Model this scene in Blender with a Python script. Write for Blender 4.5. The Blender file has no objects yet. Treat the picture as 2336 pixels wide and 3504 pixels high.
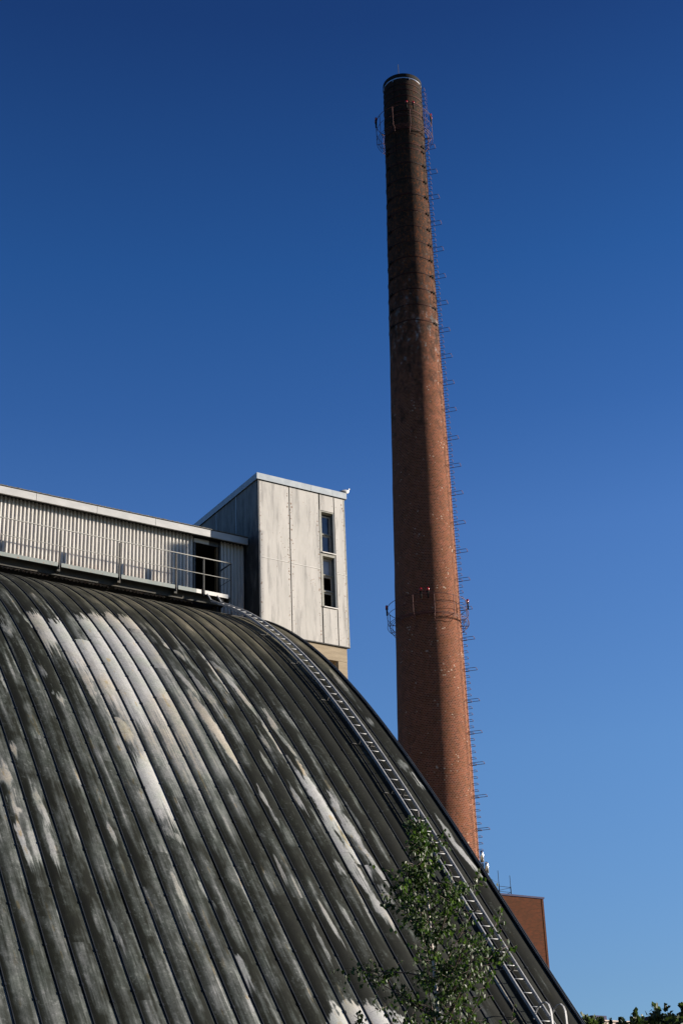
import bpy, math, random
import numpy as np
from mathutils import Vector, Matrix

random.seed(7)
rng = np.random.RandomState(11)
scene = bpy.context.scene
COL = scene.collection

# ------------------------------------------------------------------ camera
def _rx(a): return Matrix.Rotation(a, 3, 'X')
def _rz(a): return Matrix.Rotation(a, 3, 'Z')
cam_d = bpy.data.cameras.new('camera')
cam = bpy.data.objects.new('camera', cam_d)
COL.objects.link(cam)
PITCH, ROLL, AZ = 25.2, -2.28, -32.6
Mc = _rz(math.radians(AZ)) @ _rx(math.pi/2 + math.radians(PITCH)) @ _rz(math.radians(ROLL))
cam.matrix_world = Matrix.Translation((0, 0, 1.6)) @ Mc.to_4x4()
cam_d.sensor_fit = 'VERTICAL'
cam_d.sensor_height = 24.0
cam_d.lens = 5300.0/3504.0*24.0
cam_d.clip_start = 0.1
cam_d.clip_end = 5000
scene.camera = cam

# ------------------------------------------------------------------ world, sun, exposure
SUN_AZ = math.radians(-23.5)       # measured from +X, counter clockwise
SUN_EL = math.radians(13.0)
world = bpy.data.worlds.new('World')
scene.world = world
world.use_nodes = True
wn = world.node_tree.nodes
wl_ = world.node_tree.links
wn.clear()
w_out = wn.new('ShaderNodeOutputWorld')
w_bg = wn.new('ShaderNodeBackground')
sky = wn.new('ShaderNodeTexSky')
sky.sky_type = 'NISHITA'
sky.sun_disc = False
sky.sun_elevation = SUN_EL
sky.sun_rotation = math.pi/2 - SUN_AZ      # clockwise from +Y
sky.altitude = 0
sky.air_density = 1.0
sky.dust_density = 0.5
sky.ozone_density = 3.0
# deepen the clear sky towards the zenith, measured against direction height
w_tc = wn.new('ShaderNodeTexCoord')
w_sep = wn.new('ShaderNodeSeparateXYZ')
wl_.new(w_tc.outputs['Generated'], w_sep.inputs[0])
w_rmp = wn.new('ShaderNodeValToRGB')
_st = [(0.0, (.46,.58,.78)), (.14, (.48,.60,.80)), (.28, (.52,.69,.92)), (.41, (.43,.63,.95)), (.48, (.285,.51,.85)), (.56, (.185,.43,.765)), (.63, (.148,.335,.63)), (.68, (.122,.262,.53)), (.85, (.10,.20,.40))]
while len(w_rmp.color_ramp.elements) < len(_st): w_rmp.color_ramp.elements.new(.5)
for _e, (_p, _c) in zip(w_rmp.color_ramp.elements, _st):
    _e.position = _p; _e.color = (_c[0], _c[1], _c[2], 1)
w_rmp.color_ramp.interpolation = 'LINEAR'
wl_.new(w_sep.outputs[2], w_rmp.inputs[0])
w_mul = wn.new('ShaderNodeMix'); w_mul.data_type = 'RGBA'; w_mul.blend_type = 'MULTIPLY'
w_mul.inputs[0].default_value = 1.0
wl_.new(sky.outputs[0], w_mul.inputs[6]); wl_.new(w_rmp.outputs[0], w_mul.inputs[7])
wl_.new(w_mul.outputs[2], w_bg.inputs[0])
w_bg.inputs[1].default_value = 0.0631
wl_.new(w_bg.outputs[0], w_out.inputs[0])

sun_d = bpy.data.lights.new('sun', 'SUN')
sun_d.energy = 5.0
sun_d.angle = math.radians(0.53)
sun_d.color = (1.0, 0.90, 0.78)
sun = bpy.data.objects.new('sun', sun_d)
COL.objects.link(sun)
sdir = Vector((math.cos(SUN_AZ)*math.cos(SUN_EL), math.sin(SUN_AZ)*math.cos(SUN_EL), math.sin(SUN_EL)))
sun.rotation_euler = (-sdir).to_track_quat('-Z', 'Y').to_euler()
sun.location = sdir*60

vs = scene.view_settings
vs.view_transform = 'Standard'
vs.look = 'None'
vs.exposure = 1.55
vs.gamma = 1.0
vs.use_curve_mapping = False
scene.cycles.max_bounces = 6

# ------------------------------------------------------------------ helpers
class MB:
    def __init__(s):
        s.v, s.f, s.uv = [], [], {}
    def add(s, vs_, fs):
        n = len(s.v)
        s.v += [tuple(p) for p in vs_]
        s.f += [tuple(i+n for i in f) for f in fs]
    def box(s, x0, x1, y0, y1, z0, z1):
        s.add([(x0,y0,z0),(x1,y0,z0),(x1,y1,z0),(x0,y1,z0),(x0,y0,z1),(x1,y0,z1),(x1,y1,z1),(x0,y1,z1)],
              [(0,3,2,1),(4,5,6,7),(0,1,5,4),(1,2,6,5),(2,3,7,6),(3,0,4,7)])
        return s
    def bar(s, a, b, w, h, up=(0,0,1)):
        a, b = Vector(a), Vector(b)
        d = (b-a).normalized()
        u = Vector(up)
        if abs(d.dot(u)) > .95: u = Vector((1,0,0))
        r = d.cross(u).normalized(); t = r.cross(d).normalized()
        vs_ = []
        for c in (a, b):
            for i, j in ((-1,-1),(1,-1),(1,1),(-1,1)):
                vs_.append(c + r*(i*w/2) + t*(j*h/2))
        s.add(vs_, [(3,2,1,0),(4,5,6,7),(0,1,5,4),(1,2,6,5),(2,3,7,6),(3,0,4,7)])
        return s
    def sweep(s, pts, w, h, side, closed=False):
        """rectangular section swept along pts, 'side' = fixed width direction"""
        pts = [Vector(p) for p in pts]; side = Vector(side).normalized()
        n = len(pts); vs_ = []
        for i in range(n):
            d = (pts[min(i+1,n-1)] - pts[max(i-1,0)]).normalized()
            t = side.cross(d).normalized()
            for a, b in ((-1,-1),(1,-1),(1,1),(-1,1)):
                vs_.append(pts[i] + side*(a*w/2) + t*(b*h/2))
        fs = []
        for i in range(n-1):
            for k in range(4):
                fs.append((4*i+k, 4*i+(k+1)%4, 4*i+4+(k+1)%4, 4*i+4+k))
        fs.append((3,2,1,0)); fs.append(tuple(4*(n-1)+k for k in range(4)))
        s.add(vs_, fs); return s
    def tube(s, pts, r, n=6, closed=False):
        pts = [Vector(p) for p in pts]; m = len(pts)
        rr = r if isinstance(r, (list, tuple)) else [r]*m
        vs_ = []; ref = None
        for i in range(m):
            if closed: d = (pts[(i+1)%m]-pts[i-1]).normalized()
            else: d = (pts[min(i+1,m-1)]-pts[max(i-1,0)]).normalized()
            if ref is None:
                ref = Vector((0,0,1)) if abs(d.z) < .9 else Vector((1,0,0))
            a = d.cross(ref).normalized(); b = a.cross(d).normalized(); ref = b
            for k in range(n):
                t = 2*math.pi*k/n
                vs_.append(pts[i] + a*(math.cos(t)*rr[i]) + b*(math.sin(t)*rr[i]))
        fs = []
        for i in range(m if closed else m-1):
            j = (i+1) % m
            for k in range(n):
                fs.append((n*i+k, n*i+(k+1)%n, n*j+(k+1)%n, n*j+k))
        if not closed:
            fs.append(tuple(range(n))[::-1]); fs.append(tuple(n*(m-1)+k for k in range(n)))
        s.add(vs_, fs); return s
    def mesh(s, name, mat, smooth=False):
        me = bpy.data.meshes.new(name)
        me.from_pydata(s.v, [], s.f)
        me.update()
        if mat: me.materials.append(mat)
        if smooth:
            me.polygons.foreach_set('use_smooth', [True]*len(me.polygons))
        return me

WL = {}
def thing(name, loc, label, cat, group=None):
    o = bpy.data.objects.new(name, None)
    o.empty_display_size = .3
    COL.objects.link(o); o.location = loc
    WL[o.name] = Vector(loc)
    o['label'] = label; o['category'] = cat
    if group: o['group'] = group
    return o
def part(name, me, parent, at=(0,0,0), rz=0.0, label=None, stuff=False):
    """me in world coordinates (moved by 'at', turned rz about its own origin)"""
    o = bpy.data.objects.new(name, me)
    COL.objects.link(o); o.parent = parent
    o.location = Vector(at) - WL[parent.name]
    o.rotation_euler = (0, 0, rz)
    WL[o.name] = Vector(at)
    if label: o['label'] = label
    if stuff: o['kind'] = 'stuff'
    return o
def single(name, me, label=None, cat=None, kind=None, group=None):
    o = bpy.data.objects.new(name, me); COL.objects.link(o)
    WL[o.name] = Vector((0,0,0))
    if label: o['label'] = label
    if cat: o['category'] = cat
    if kind: o['kind'] = kind
    if group: o['group'] = group
    return o

# ---- materials
def mat(name, rough=.6, metal=0.0, spec=.5):
    m = bpy.data.materials.new(name); m.use_nodes = True
    nt = m.node_tree; b = nt.nodes['Principled BSDF']; nt_name[nt] = name
    b.inputs['Roughness'].default_value = rough
    b.inputs['Metallic'].default_value = metal
    if 'Specular IOR Level' in b.inputs: b.inputs['Specular IOR Level'].default_value = spec
    return m, nt, b
def N(nt, t, **kw):
    n = nt.nodes.new(t)
    for k, v in kw.items(): setattr(n, k, v)
    return n
DIM = {'chimney_brick': .90, 'birch_leaf': .80, 'far_leaves': .75}
def L(nt, a, b):
    if b.name == 'Base Color':          # every albedo evenly dimmed, balancing the raised exposure
        m = nt.nodes.new('ShaderNodeMix'); m.data_type = 'RGBA'; m.blend_type = 'MULTIPLY'
        k = DIM.get(nt_name.get(nt, ''), .85)
        m.inputs[0].default_value = 1.0; m.inputs[7].default_value = (k, k, k, 1)
        nt.links.new(a, m.inputs[6]); a = m.outputs[2]
    nt.links.new(a, b)
nt_name = {}
def pos(nt, scale=(1,1,1)):
    g = N(nt, 'ShaderNodeNewGeometry'); mp = N(nt, 'ShaderNodeMapping')
    mp.inputs['Scale'].default_value = scale
    L(nt, g.outputs['Position'], mp.inputs[0]); return mp.outputs[0]
def noise(nt, vec, sc=5.0, det=4.0, rough=.6, dist=0.0):
    n = N(nt, 'ShaderNodeTexNoise')
    n.inputs['Scale'].default_value = sc; n.inputs['Detail'].default_value = det
    n.inputs['Roughness'].default_value = rough; n.inputs['Distortion'].default_value = dist
    if vec: L(nt, vec, n.inputs['Vector'])
    return n.outputs['Fac']
def ramp(nt, fac, stops, interp='LINEAR'):
    r = N(nt, 'ShaderNodeValToRGB'); r.color_ramp.interpolation = interp
    els = r.color_ramp.elements
    while len(els) < len(stops): els.new(.5)
    for e, (p, c) in zip(els, stops):
        e.position = p; e.color = (c[0], c[1], c[2], 1) if hasattr(c, '__len__') else (c, c, c, 1)
    L(nt, fac, r.inputs[0]); return r.outputs[0]
def mix(nt, fac, a, b, mode='MIX'):
    m = N(nt, 'ShaderNodeMix', data_type='RGBA', blend_type=mode)
    for sock, v in ((0, fac), (6, a), (7, b)):
        if hasattr(v, 'is_linked') or hasattr(v, 'links'): L(nt, v, m.inputs[sock])
        elif isinstance(v, (int, float)): m.inputs[sock].default_value = v if sock == 0 else (v, v, v, 1)
        else: m.inputs[sock].default_value = (v[0], v[1], v[2], 1)
    return m.outputs[2]
def math_(nt, op, a, b=None, clamp=False):
    m = N(nt, 'ShaderNodeMath', operation=op, use_clamp=clamp)
    for i, v in enumerate((a, b)):
        if v is None: continue
        if isinstance(v, (int, float)): m.inputs[i].default_value = v
        else: L(nt, v, m.inputs[i])
    return m.outputs[0]
def bump(nt, b, h, strength=.3, dist=.02):
    n = N(nt, 'ShaderNodeBump'); n.inputs['Strength'].default_value = strength
    n.inputs['Distance'].default_value = dist
    L(nt, h, n.inputs['Height']); L(nt, n.outputs[0], b.inputs['Normal'])
def worn(name, c1, c2, sc=3.0, rough=.6, metal=0.0, c3=None, stretch=(1,1,1), lo=.4, hi=.65, bs=.1, spec=.5):
    m, nt, b = mat(name, rough, metal, spec)
    p = pos(nt, stretch)
    c = mix(nt, ramp(nt, noise(nt, p, sc, 6), [(lo, 0.0), (hi, 1.0)]), c1, c2)
    if c3 is not None:
        c = mix(nt, ramp(nt, noise(nt, p, sc*3.7, 5, .7), [(.58, 0.0), (.68, 1.0)]), c, c3)
    L(nt, c, b.inputs['Base Color'])
    if bs: bump(nt, b, noise(nt, p, sc*8, 5), bs, .01)
    return m

M_alu = worn('galvanised_steel', (.33,.335,.34), (.24,.245,.25), 6, .6, .1)
M_rail = worn('railing_paint', (.045,.048,.046), (.085,.085,.08), 5, .5, .1, (.12,.07,.04))
M_toe = worn('toe_board_paint', (.17,.20,.19), (.22,.24,.225), 3, .6, 0, (.22,.10,.05), lo=.35, hi=.7)
M_toe_new = worn('fresh_board_paint', (.53,.515,.48), (.60,.58,.54), 3, .6)
M_dark = worn('dark_steel', (.015,.016,.016), (.03,.028,.024), 4, .7, 0, (.05,.03,.02))
M_under = worn('dark_walkway_floor', (.03,.032,.03), (.06,.05,.035), 3, .8)
M_seam = worn('dark_seam_metal', (.008,.011,.016), (.018,.021,.024), 5, .55, .1, spec=.25)
M_black = worn('dark_interior', (.012,.012,.012), (.02,.018,.016), 2, .9)
M_fascia = worn('pale_fascia_sheet', (.37,.37,.36), (.44,.435,.42), 2.2, .5, 0, stretch=(1,1,2))
M_zinc = worn('grey_zinc_flashing', (.27,.30,.32), (.34,.37,.385), 3.0, .5, .15)
M_felt = worn('gravel_felt_roof', (.08,.08,.075), (.16,.15,.13), 18, .9)
M_rust = worn('rusty_iron', (.10,.022,.014), (.05,.013,.009), 9, .75, 0)
M_band = worn('old_iron_band', (.045,.012,.008), (.006,.005,.005), .5, .85, 0, spec=.2)
M_blackiron = worn('blackened_iron', (.006,.006,.006), (.014,.012,.010), 4, .85, 0, spec=.15)
M_inox = worn('shiny_flue_metal', (.62,.60,.57), (.50,.49,.47), 14, .28, .9)
M_bark = worn('birch_bark', (.62,.56,.50), (.42,.36,.32), 8, .7, 0, (.05,.035,.03), stretch=(1,1,4))
M_twig = worn('birch_twig', (.05,.03,.022), (.09,.05,.035), 8, .7)
M_purple = worn('violet_grey_coping', (.030,.030,.075), (.04,.04,.09), 3, .8, spec=.2)
M_ochre = worn('ochre_door_frame', (.10,.055,.02), (.16,.09,.03), 5, .7)
M_wframe = worn('weathered_window_paint', (.20,.20,.17), (.28,.27,.23), 6, .7, 0, (.10,.08,.06))
M_sash = worn('white_sash_paint', (.36,.35,.32), (.28,.27,.25), 6, .6, 0, (.25,.22,.18))
M_reveal = worn('shade_blue_reveal', (.05,.07,.09), (.03,.04,.055), 4, .6)  # dark blue stands in for the shade on the right-hand reveal
M_gullw = worn('white_plumage', (.80,.79,.76), (.70,.69,.66), 30, .8)
M_gullg = worn('grey_wing_plumage', (.30,.31,.33), (.36,.37,.38), 40, .8)
M_bill = worn('dark_bill', (.10,.05,.03), (.06,.03,.02), 20, .5)

def red_glass():
    m, nt, b = mat('red_lamp_glass', .15)
    c = mix(nt, noise(nt, pos(nt), 8), (.35,.01,.008), (.22,.006,.006)); L(nt, c, b.inputs['Base Color'])
    return m
M_red = red_glass()

def pane_mat(name, lo, hi):
    m, nt, b = mat(name, .06, 0, .8)
    c = mix(nt, ramp(nt, noise(nt, pos(nt, (1,1,.6)), 2.2, 3), [(.35,0.),(.7,1.)]), lo, hi)
    L(nt, c, b.inputs['Base Color']); return m
M_pane = pane_mat('dusty_window_pane', (.03,.04,.06), (.10,.12,.14))
M_pane_mat = pane_mat('matt_dusty_pane', (.20,.21,.21), (.26,.26,.26))

# ------------------------------------------------------------------ ground
def ground_mat():
    m, nt, b = mat('ground_grass_and_gravel', .95)
    p = pos(nt)
    c = mix(nt, ramp(nt, noise(nt, p, .25, 6), [(.42,0.),(.58,1.)]), (.045,.06,.025), (.12,.11,.09))
    c = mix(nt, noise(nt, p, 6, 4), c, (.03,.04,.02), 'MULTIPLY')
    L(nt, c, b.inputs['Base Color']); bump(nt, b, noise(nt, p, 4, 6), .6, .05)
    return m
g = MB(); n_ = 40
S_ = 3000.0
gx = [-S_ + 2*S_*i/n_ for i in range(n_+1)]
for j in range(n_+1):
    for i in range(n_+1): g.v.append((gx[i], gx[j], 0.0))
for j in range(n_):
    for i in range(n_):
        a = j*(n_+1)+i; g.f.append((a, a+1, a+n_+2, a+n_+1))
single('ground', g.mesh('ground', ground_mat()), kind='structure')

# ------------------------------------------------------------------ the vaulted hall
PC = [6.13842353e-05, -1.01372589e-02, 5.75668395e-01, -1.25284024e+01, 9.10555670e+01]
YR = 45.8
def poly(y): 
    r = 0.0
    for c_ in PC: r = r*y + c_
    return r
Z27 = poly(27.3)
def prof(y):
    y = YR - abs(YR-y)
    return poly(y) if y > 27.3 else Z27 + 1.235*(y-27.3)
Y_FOOT = 27.3 - Z27/1.235
# arc-length table, from the foot to the ridge
_ys = [Y_FOOT + (YR-Y_FOOT)*i/2000 for i in range(2001)]
_s = [0.0]
for i in range(2000):
    _s.append(_s[-1] + math.hypot(_ys[i+1]-_ys[i], prof(_ys[i+1])-prof(_ys[i])))
S_END = _s[-1]
def at_s(s):
    y = float(np.interp(s, _s, _ys)); return y, prof(y)
def nrm(y):
    e = .02; d = (prof(y+e)-prof(y-e))/(2*e) if y < YR-.03 else 0.0
    l = math.hypot(d, 1); return (-d/l, 1/l)
def s_of_y(y): return float(np.interp(y, _ys, _s))

SP = 0.4975; X_S0 = 22.42; X_END = 23.0
BLOBS = [(12.61, 36.67, 12.63, 35.88, 0.25, 0.55), (13.39, 37.27, 13.54, 36.07, 0.2, 0.6), (13.88, 37.58, 13.87, 35.3, 0.42, 0.85), (14.36, 37.32, 14.3, 34.2, 0.45, 0.95), (15.06, 38.09, 14.76, 33.12, 0.45, 0.95), (15.59, 38.39, 14.98, 32.51, 0.46, 0.95), (16.11, 38.63, 15.33, 32.2, 0.46, 0.9), (16.55, 38.72, 15.76, 32.04, 0.46, 0.9), (16.64, 37.79, 16.15, 31.62, 0.42, 0.75), (14.45, 34.17, 14.54, 33.34, 0.35, 0.8), (14.19, 34.39, 14.17, 32.97, 0.2, 0.75), (14.46, 32.45, 14.62, 31.36, 0.36, 0.95), (14.72, 30.76, 14.87, 28.47, 0.42, 1.0), (13.16, 33.25, 13.23, 32.73, 0.2, 0.7), (13.06, 34.28, 13.07, 33.85, 0.15, 0.5), (14.3, 31.29, 14.3, 30.47, 0.12, 0.55), (17.35, 37.09, 17.61, 36.28, 0.25, 0.75), (17.47, 35.62, 17.63, 33.71, 0.18, 0.7), (17.09, 35.42, 17.28, 34.06, 0.16, 0.6), (17.09, 34.01, 17.34, 31.43, 0.28, 0.75), (17.29, 38.34, 17.43, 37.16, 0.2, 0.5), (17.97, 37.79, 18.02, 37.03, 0.12, 0.6), (18.39, 36.54, 18.43, 34.36, 0.18, 0.7), (11.51, 30.88, 11.56, 30.22, 0.14, 0.8), (11.94, 33.54, 11.93, 32.93, 0.2, 0.5), (11.08, 29.7, 11.17, 29.09, 0.35, 0.75), (11.12, 28.41, 11.18, 28.15, 0.22, 0.85), (11.08, 27.99, 11.17, 26.14, 0.12, 0.95), (11.38, 27.83, 11.35, 26.74, 0.22, 0.6), (11.72, 28.93, 11.8, 28.01, 0.18, 0.65), (11.72, 27.88, 11.72, 26.51, 0.15, 0.7), (13.19, 28.1, 13.23, 27.55, 0.12, 0.65), (14.64, 28.1, 14.84, 27.74, 0.3, 0.6), (14.28, 26.42, 14.31, 25.49, 0.14, 0.7), (12.5, 25.17, 12.57, 24.39, 0.1, 0.6), (14.91, 26.95, 14.96, 26.42, 0.08, 0.7), (13.43, 26.72, 13.52, 25.49, 0.14, 0.4), (14.98, 24.44, 15.03, 23.4, 0.22, 0.85), (14.88, 26.49, 14.99, 25.79, 0.14, 0.6), (18.68, 27.5, 18.74, 27.16, 0.25, 0.6), (17.67, 26.03, 17.73, 24.92, 0.1, 0.8), (18.17, 26.12, 18.21, 25.52, 0.12, 0.6), (17.21, 25.23, 17.2, 24.2, 0.1, 0.55), (17.41, 26.87, 17.44, 26.13, 0.08, 0.6), (17.09, 27.43, 17.06, 26.75, 0.1, 0.7), (18.96, 29.2, 19.18, 26.56, 0.3, 0.95), (19.18, 26.56, 19.31, 25.5, 0.25, 0.8), (19.5, 29.29, 19.69, 28.45, 0.28, 0.9), (19.67, 28.4, 19.88, 26.72, 0.15, 0.75), (19.59, 26.78, 19.63, 26.19, 0.2, 0.6), (18.43, 36.5, 18.85, 35.06, 0.22, 0.6), (18.6, 35.75, 18.86, 33.11, 0.16, 0.8), (18.83, 33.03, 19.02, 30.86, 0.14, 0.7), (17.58, 34.39, 17.7, 33.75, 0.2, 0.6), (17.16, 33.19, 17.41, 30.56, 0.26, 0.9), (19.16, 33.54, 19.13, 32.69, 0.16, 0.75), (19.13, 32.69, 19.31, 31.6, 0.13, 0.6), (19.2, 31.33, 19.23, 30.54, 0.1, 0.7), (19.11, 30.88, 19.32, 28.36, 0.36, 1.0), (19.32, 28.36, 19.5, 27.26, 0.3, 0.95), (19.66, 30.14, 19.55, 29.49, 0.2, 0.85), (19.58, 29.55, 19.72, 28.42, 0.24, 0.8), (19.95, 30.01, 19.97, 28.88, 0.18, 0.55), (17.57, 30.01, 17.61, 29.35, 0.1, 0.9), (17.61, 29.35, 17.63, 28.75, 0.1, 0.55), (18.56, 30.13, 18.6, 29.28, 0.13, 0.8), (18.54, 32.62, 18.57, 31.9, 0.12, 0.65), (18.21, 31.51, 18.25, 30.84, 0.12, 0.65), (18.11, 35.51, 18.16, 33.58, 0.12, 0.45), (22.62, 32.2, 22.66, 31.81, 0.3, 0.45), (22.73, 31.36, 22.76, 31.05, 0.2, 0.8), (22.61, 34.39, 22.58, 33.92, 0.15, 0.5), (22.73, 37.29, 22.6, 35.2, 0.15, 0.5), (19.48, 38.0, 19.66, 35.72, 0.15, 0.35), (20.18, 38.29, 20.42, 35.18, 0.15, 0.35), (18.44, 32.0, 18.47, 31.75, 0.1, 0.7), (22.63, 29.49, 22.58, 28.69, 0.14, 0.85), (22.65, 29.49, 22.66, 28.77, 0.1, 0.7), (22.62, 28.88, 22.84, 27.41, 0.16, 0.95), (21.33, 24.37, 21.41, 23.07, 0.16, 0.75)]

# --- weathering map: how far the grime has worn off the sheets, plus painted bulge shade, over (x, slope height)
U0, U1, V0, V1 = 8.6, 23.2, 21.5, 47.5
W_, H_ = 1168, 1664
def vnoise(h, w, ny, nx, seed):
    r = np.random.RandomState(seed); gr = r.rand(ny+2, nx+2)
    y = np.linspace(0, ny, h, endpoint=False); x = np.linspace(0, nx, w, endpoint=False)
    yi = y.astype(int); xi = x.astype(int); fy = y-yi; fx = x-xi
    fy = fy*fy*(3-2*fy); fx = fx*fx*(3-2*fx)
    a = gr[yi][:, xi]; b_ = gr[yi][:, xi+1]; c_ = gr[yi+1][:, xi]; d_ = gr[yi+1][:, xi+1]
    fx = fx[None,:]; fy = fy[:,None]
    return (a*(1-fx)+b_*fx)*(1-fy) + (c_*(1-fx)+d_*fx)*fy
def fbm(h, w, ny, nx, seed, o=4):
    t = np.zeros((h, w)); a = 1.0; s_ = 0
    for k in range(o):
        t += a*vnoise(h, w, int(ny*2**k), int(nx*2**k), seed+k); s_ += a; a *= .55
    return t/s_
def sst(e0, e1, x):
    t = np.clip((x-e0)/(e1-e0), 0, 1); return t*t*(3-2*t)
U = np.linspace(U0, U1, W_)[None,:].repeat(H_, 0)
V = np.linspace(V0, V1, H_)[:,None].repeat(W_, 1)
K = np.floor((X_S0-U)/SP)                      # strip number
FX = 1 - ((X_S0-U)/SP - K)                     # 0 at the left seam .. 1 at the right seam
ki = (K-K.min()).astype(int)
nk = ki.max()+1
def strip_shift(img, seed):
    """roll every strip by its own amount so that patterns break at the seams"""
    r = np.random.RandomState(seed); sh = r.randint(0, H_, nk); out = img.copy()
    rows = np.arange(H_)[:,None]
    rr = (rows + sh[ki[0]][None,:]) % H_
    return img[rr, np.arange(W_)[None,:]]
big = fbm(H_, W_, 7, 5, 1)
mid = strip_shift(fbm(H_, W_, 26, 44, 21), 5)
streak = strip_shift(fbm(H_, W_, 9, 150, 41, 4), 6)
fine = fbm(H_, W_, 260, 160, 61, 3)
fstreak = strip_shift(fbm(H_, W_, 30, 420, 81, 2), 8)
rk = np.random.RandomState(3).rand(nk)[ki]
light_left = sst(19.0, 12.0, U)*.05 + sst(16.8,14.5,U)*sst(26,33,V)*.04
wash = sst(17.5, 14.0, U+.8*(big-.5))*sst(35.5, 31.5, V+3*(big-.5))
t1 = .46*mid + .34*streak + .20*big
grey = sst(.40, .64, t1 + .13*wash - .035 + .06*(rk-.5))
patchy = strip_shift(fbm(H_, W_, 70, 110, 301, 4), 31)
C = .018 + .03*big + .16*np.clip(patchy-.46,0,1)*1.6 + .10*np.clip(fine-.55,0,1) + grey*(.07 + .26*strip_shift(fbm(H_, W_, 18, 80, 221, 4), 14))
C += .30*sst(.60, .76, streak)*sst(.45, .7, mid)
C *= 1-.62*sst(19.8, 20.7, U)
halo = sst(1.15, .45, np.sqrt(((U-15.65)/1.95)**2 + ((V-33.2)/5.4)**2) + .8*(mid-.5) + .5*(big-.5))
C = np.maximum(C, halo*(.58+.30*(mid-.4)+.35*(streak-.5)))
C = np.clip(C, .015, 1)
# worn strip along the left side of each seam
edge = sst(.78, .96, FX)*sst(.26, .50, strip_shift(fbm(H_, W_, 14, 60, 101, 3), 9))
C = np.maximum(C, edge*(.16+.42*mid)*(.55+.45*sst(20.5,18.5,U)))
# bulge shading, with some dirt, painted along the right side of each seam and sharp grime edges
shade_grime = sst(.42, .04, FX + .25*(mid-.5))*sst(.25,.5,strip_shift(fbm(H_, W_, 10, 60, 201, 3), 12)+.1); C *= (1-.72*shade_grime)
jag = fbm(H_, W_, 120, 120, 131, 4)-.5
jagv = fbm(H_, W_, 40, 240, 151, 4)-.5
TAN = np.zeros_like(C)
for (xa, va, xb, vb, w, s_) in BLOBS:
    i0 = max(0, int((vb-1.0-V0)/(V1-V0)*H_)); i1 = min(H_, int((va+.7-V0)/(V1-V0)*H_)+1)
    j0 = max(0, int((min(xa,xb)-w-U0)/(U1-U0)*W_)); j1 = min(W_, int((max(xa,xb)+w-U0)/(U1-U0)*W_)+1)
    if i1 <= i0 or j1 <= j0: continue
    sl = (slice(i0,i1), slice(j0,j1)); u = U[sl]; v = V[sl]
    t = np.clip((va-v)/max(va-vb, .05), 0, 1)
    cx = xa + (xb-xa)*t
    strip_ok = (np.floor((X_S0-cx)/SP) == K[sl]).astype(float)
    taper = np.where(t < .15, .65+.35*t/.15, 1.0 - .35*sst(.55, 1.0, t)) if w < .4 else 1.0
    du = np.abs(u-cx)/(w/2*taper*(1.0 if w < .4 else 2.3)) + 1.1*jag[sl]*(.8 if w < .4 else .45) + .5*jagv[sl] + .35*(fstreak[sl]-.5)
    top = sst(va+.28, va-.06, v + 1.0*jagv[sl] + .5*jag[sl] + .9*(fstreak[sl]-.5))
    fade = min(1.6, .35*(va-vb)+.15)
    bot = sst(vb-.35*fade, vb+.65*fade, v + (1.1*jagv[sl] + 1.3*(fstreak[sl]-.5))*fade)
    m = sst(1.22, .78, du)*top*bot*strip_ok
    val = s_*(.76 + .16*mid[sl] + .10*(fine[sl]-.5) + .14*(streak[sl]-.5) + .06)
    C[sl] = C[sl]*(1-m) + np.maximum(C[sl], val)*m
# broad pale patch low down
dd = np.sqrt(((U-17.35)/1.3)**2 + ((V-21.5)/1.80)**2) + .30*jag + .25*jagv
m = sst(1.03, .97, dd); C = C*(1-m) + (.86+.1*mid)*m
kk = 1-.75*sst(.40,.75,C)
C = C*(1+kk*(.40*(fine-.5)+.90*(fstreak-.5)))
rust = sst(.66, .74, fbm(H_, W_, 60, 150, 401, 4))*sst(.5,.7,streak)
# little light specks of lichen
speck = fbm(H_, W_, 520, 380, 171, 2)
C += sst(.70, .80, speck)*.12*sst(.3,.6,mid)
C = np.clip(C, .008, 1)
TAN = np.clip(sst(37.6, 40.5, V+1.6*(big-.5))*sst(13.5, 18.5, U)*(.55+.9*(mid-.4)) + .55*sst(.45,.8,C)*sst(.45,.6,big), 0, 1)
TAN = np.maximum(TAN, .8*sst(.16,.06,np.abs(U-21.35)/1.0)*(mid*1.1))
tz = sst(36.2, 39.6, V + 2.0*(big-.5) + .25*(U-18))*sst(11.5, 17, U)
C = np.maximum(C, tz*(.10+.50*np.clip(.5*mid+.5*streak-.30,0,1)*1.6))
TAN = np.maximum(TAN, tz*.95)
C = np.maximum(C, sst(.20,.08,np.abs(U-21.45))*sst(38,24,V)*(.16+.10*mid)*sst(.35,.55,streak+.1))
TAN = np.maximum(TAN, rust)
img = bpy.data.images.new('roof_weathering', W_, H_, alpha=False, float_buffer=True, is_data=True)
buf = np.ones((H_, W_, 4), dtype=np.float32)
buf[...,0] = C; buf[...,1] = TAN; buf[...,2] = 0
img.pixels.foreach_set(buf.ravel()); img.update(); img.pack()

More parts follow.
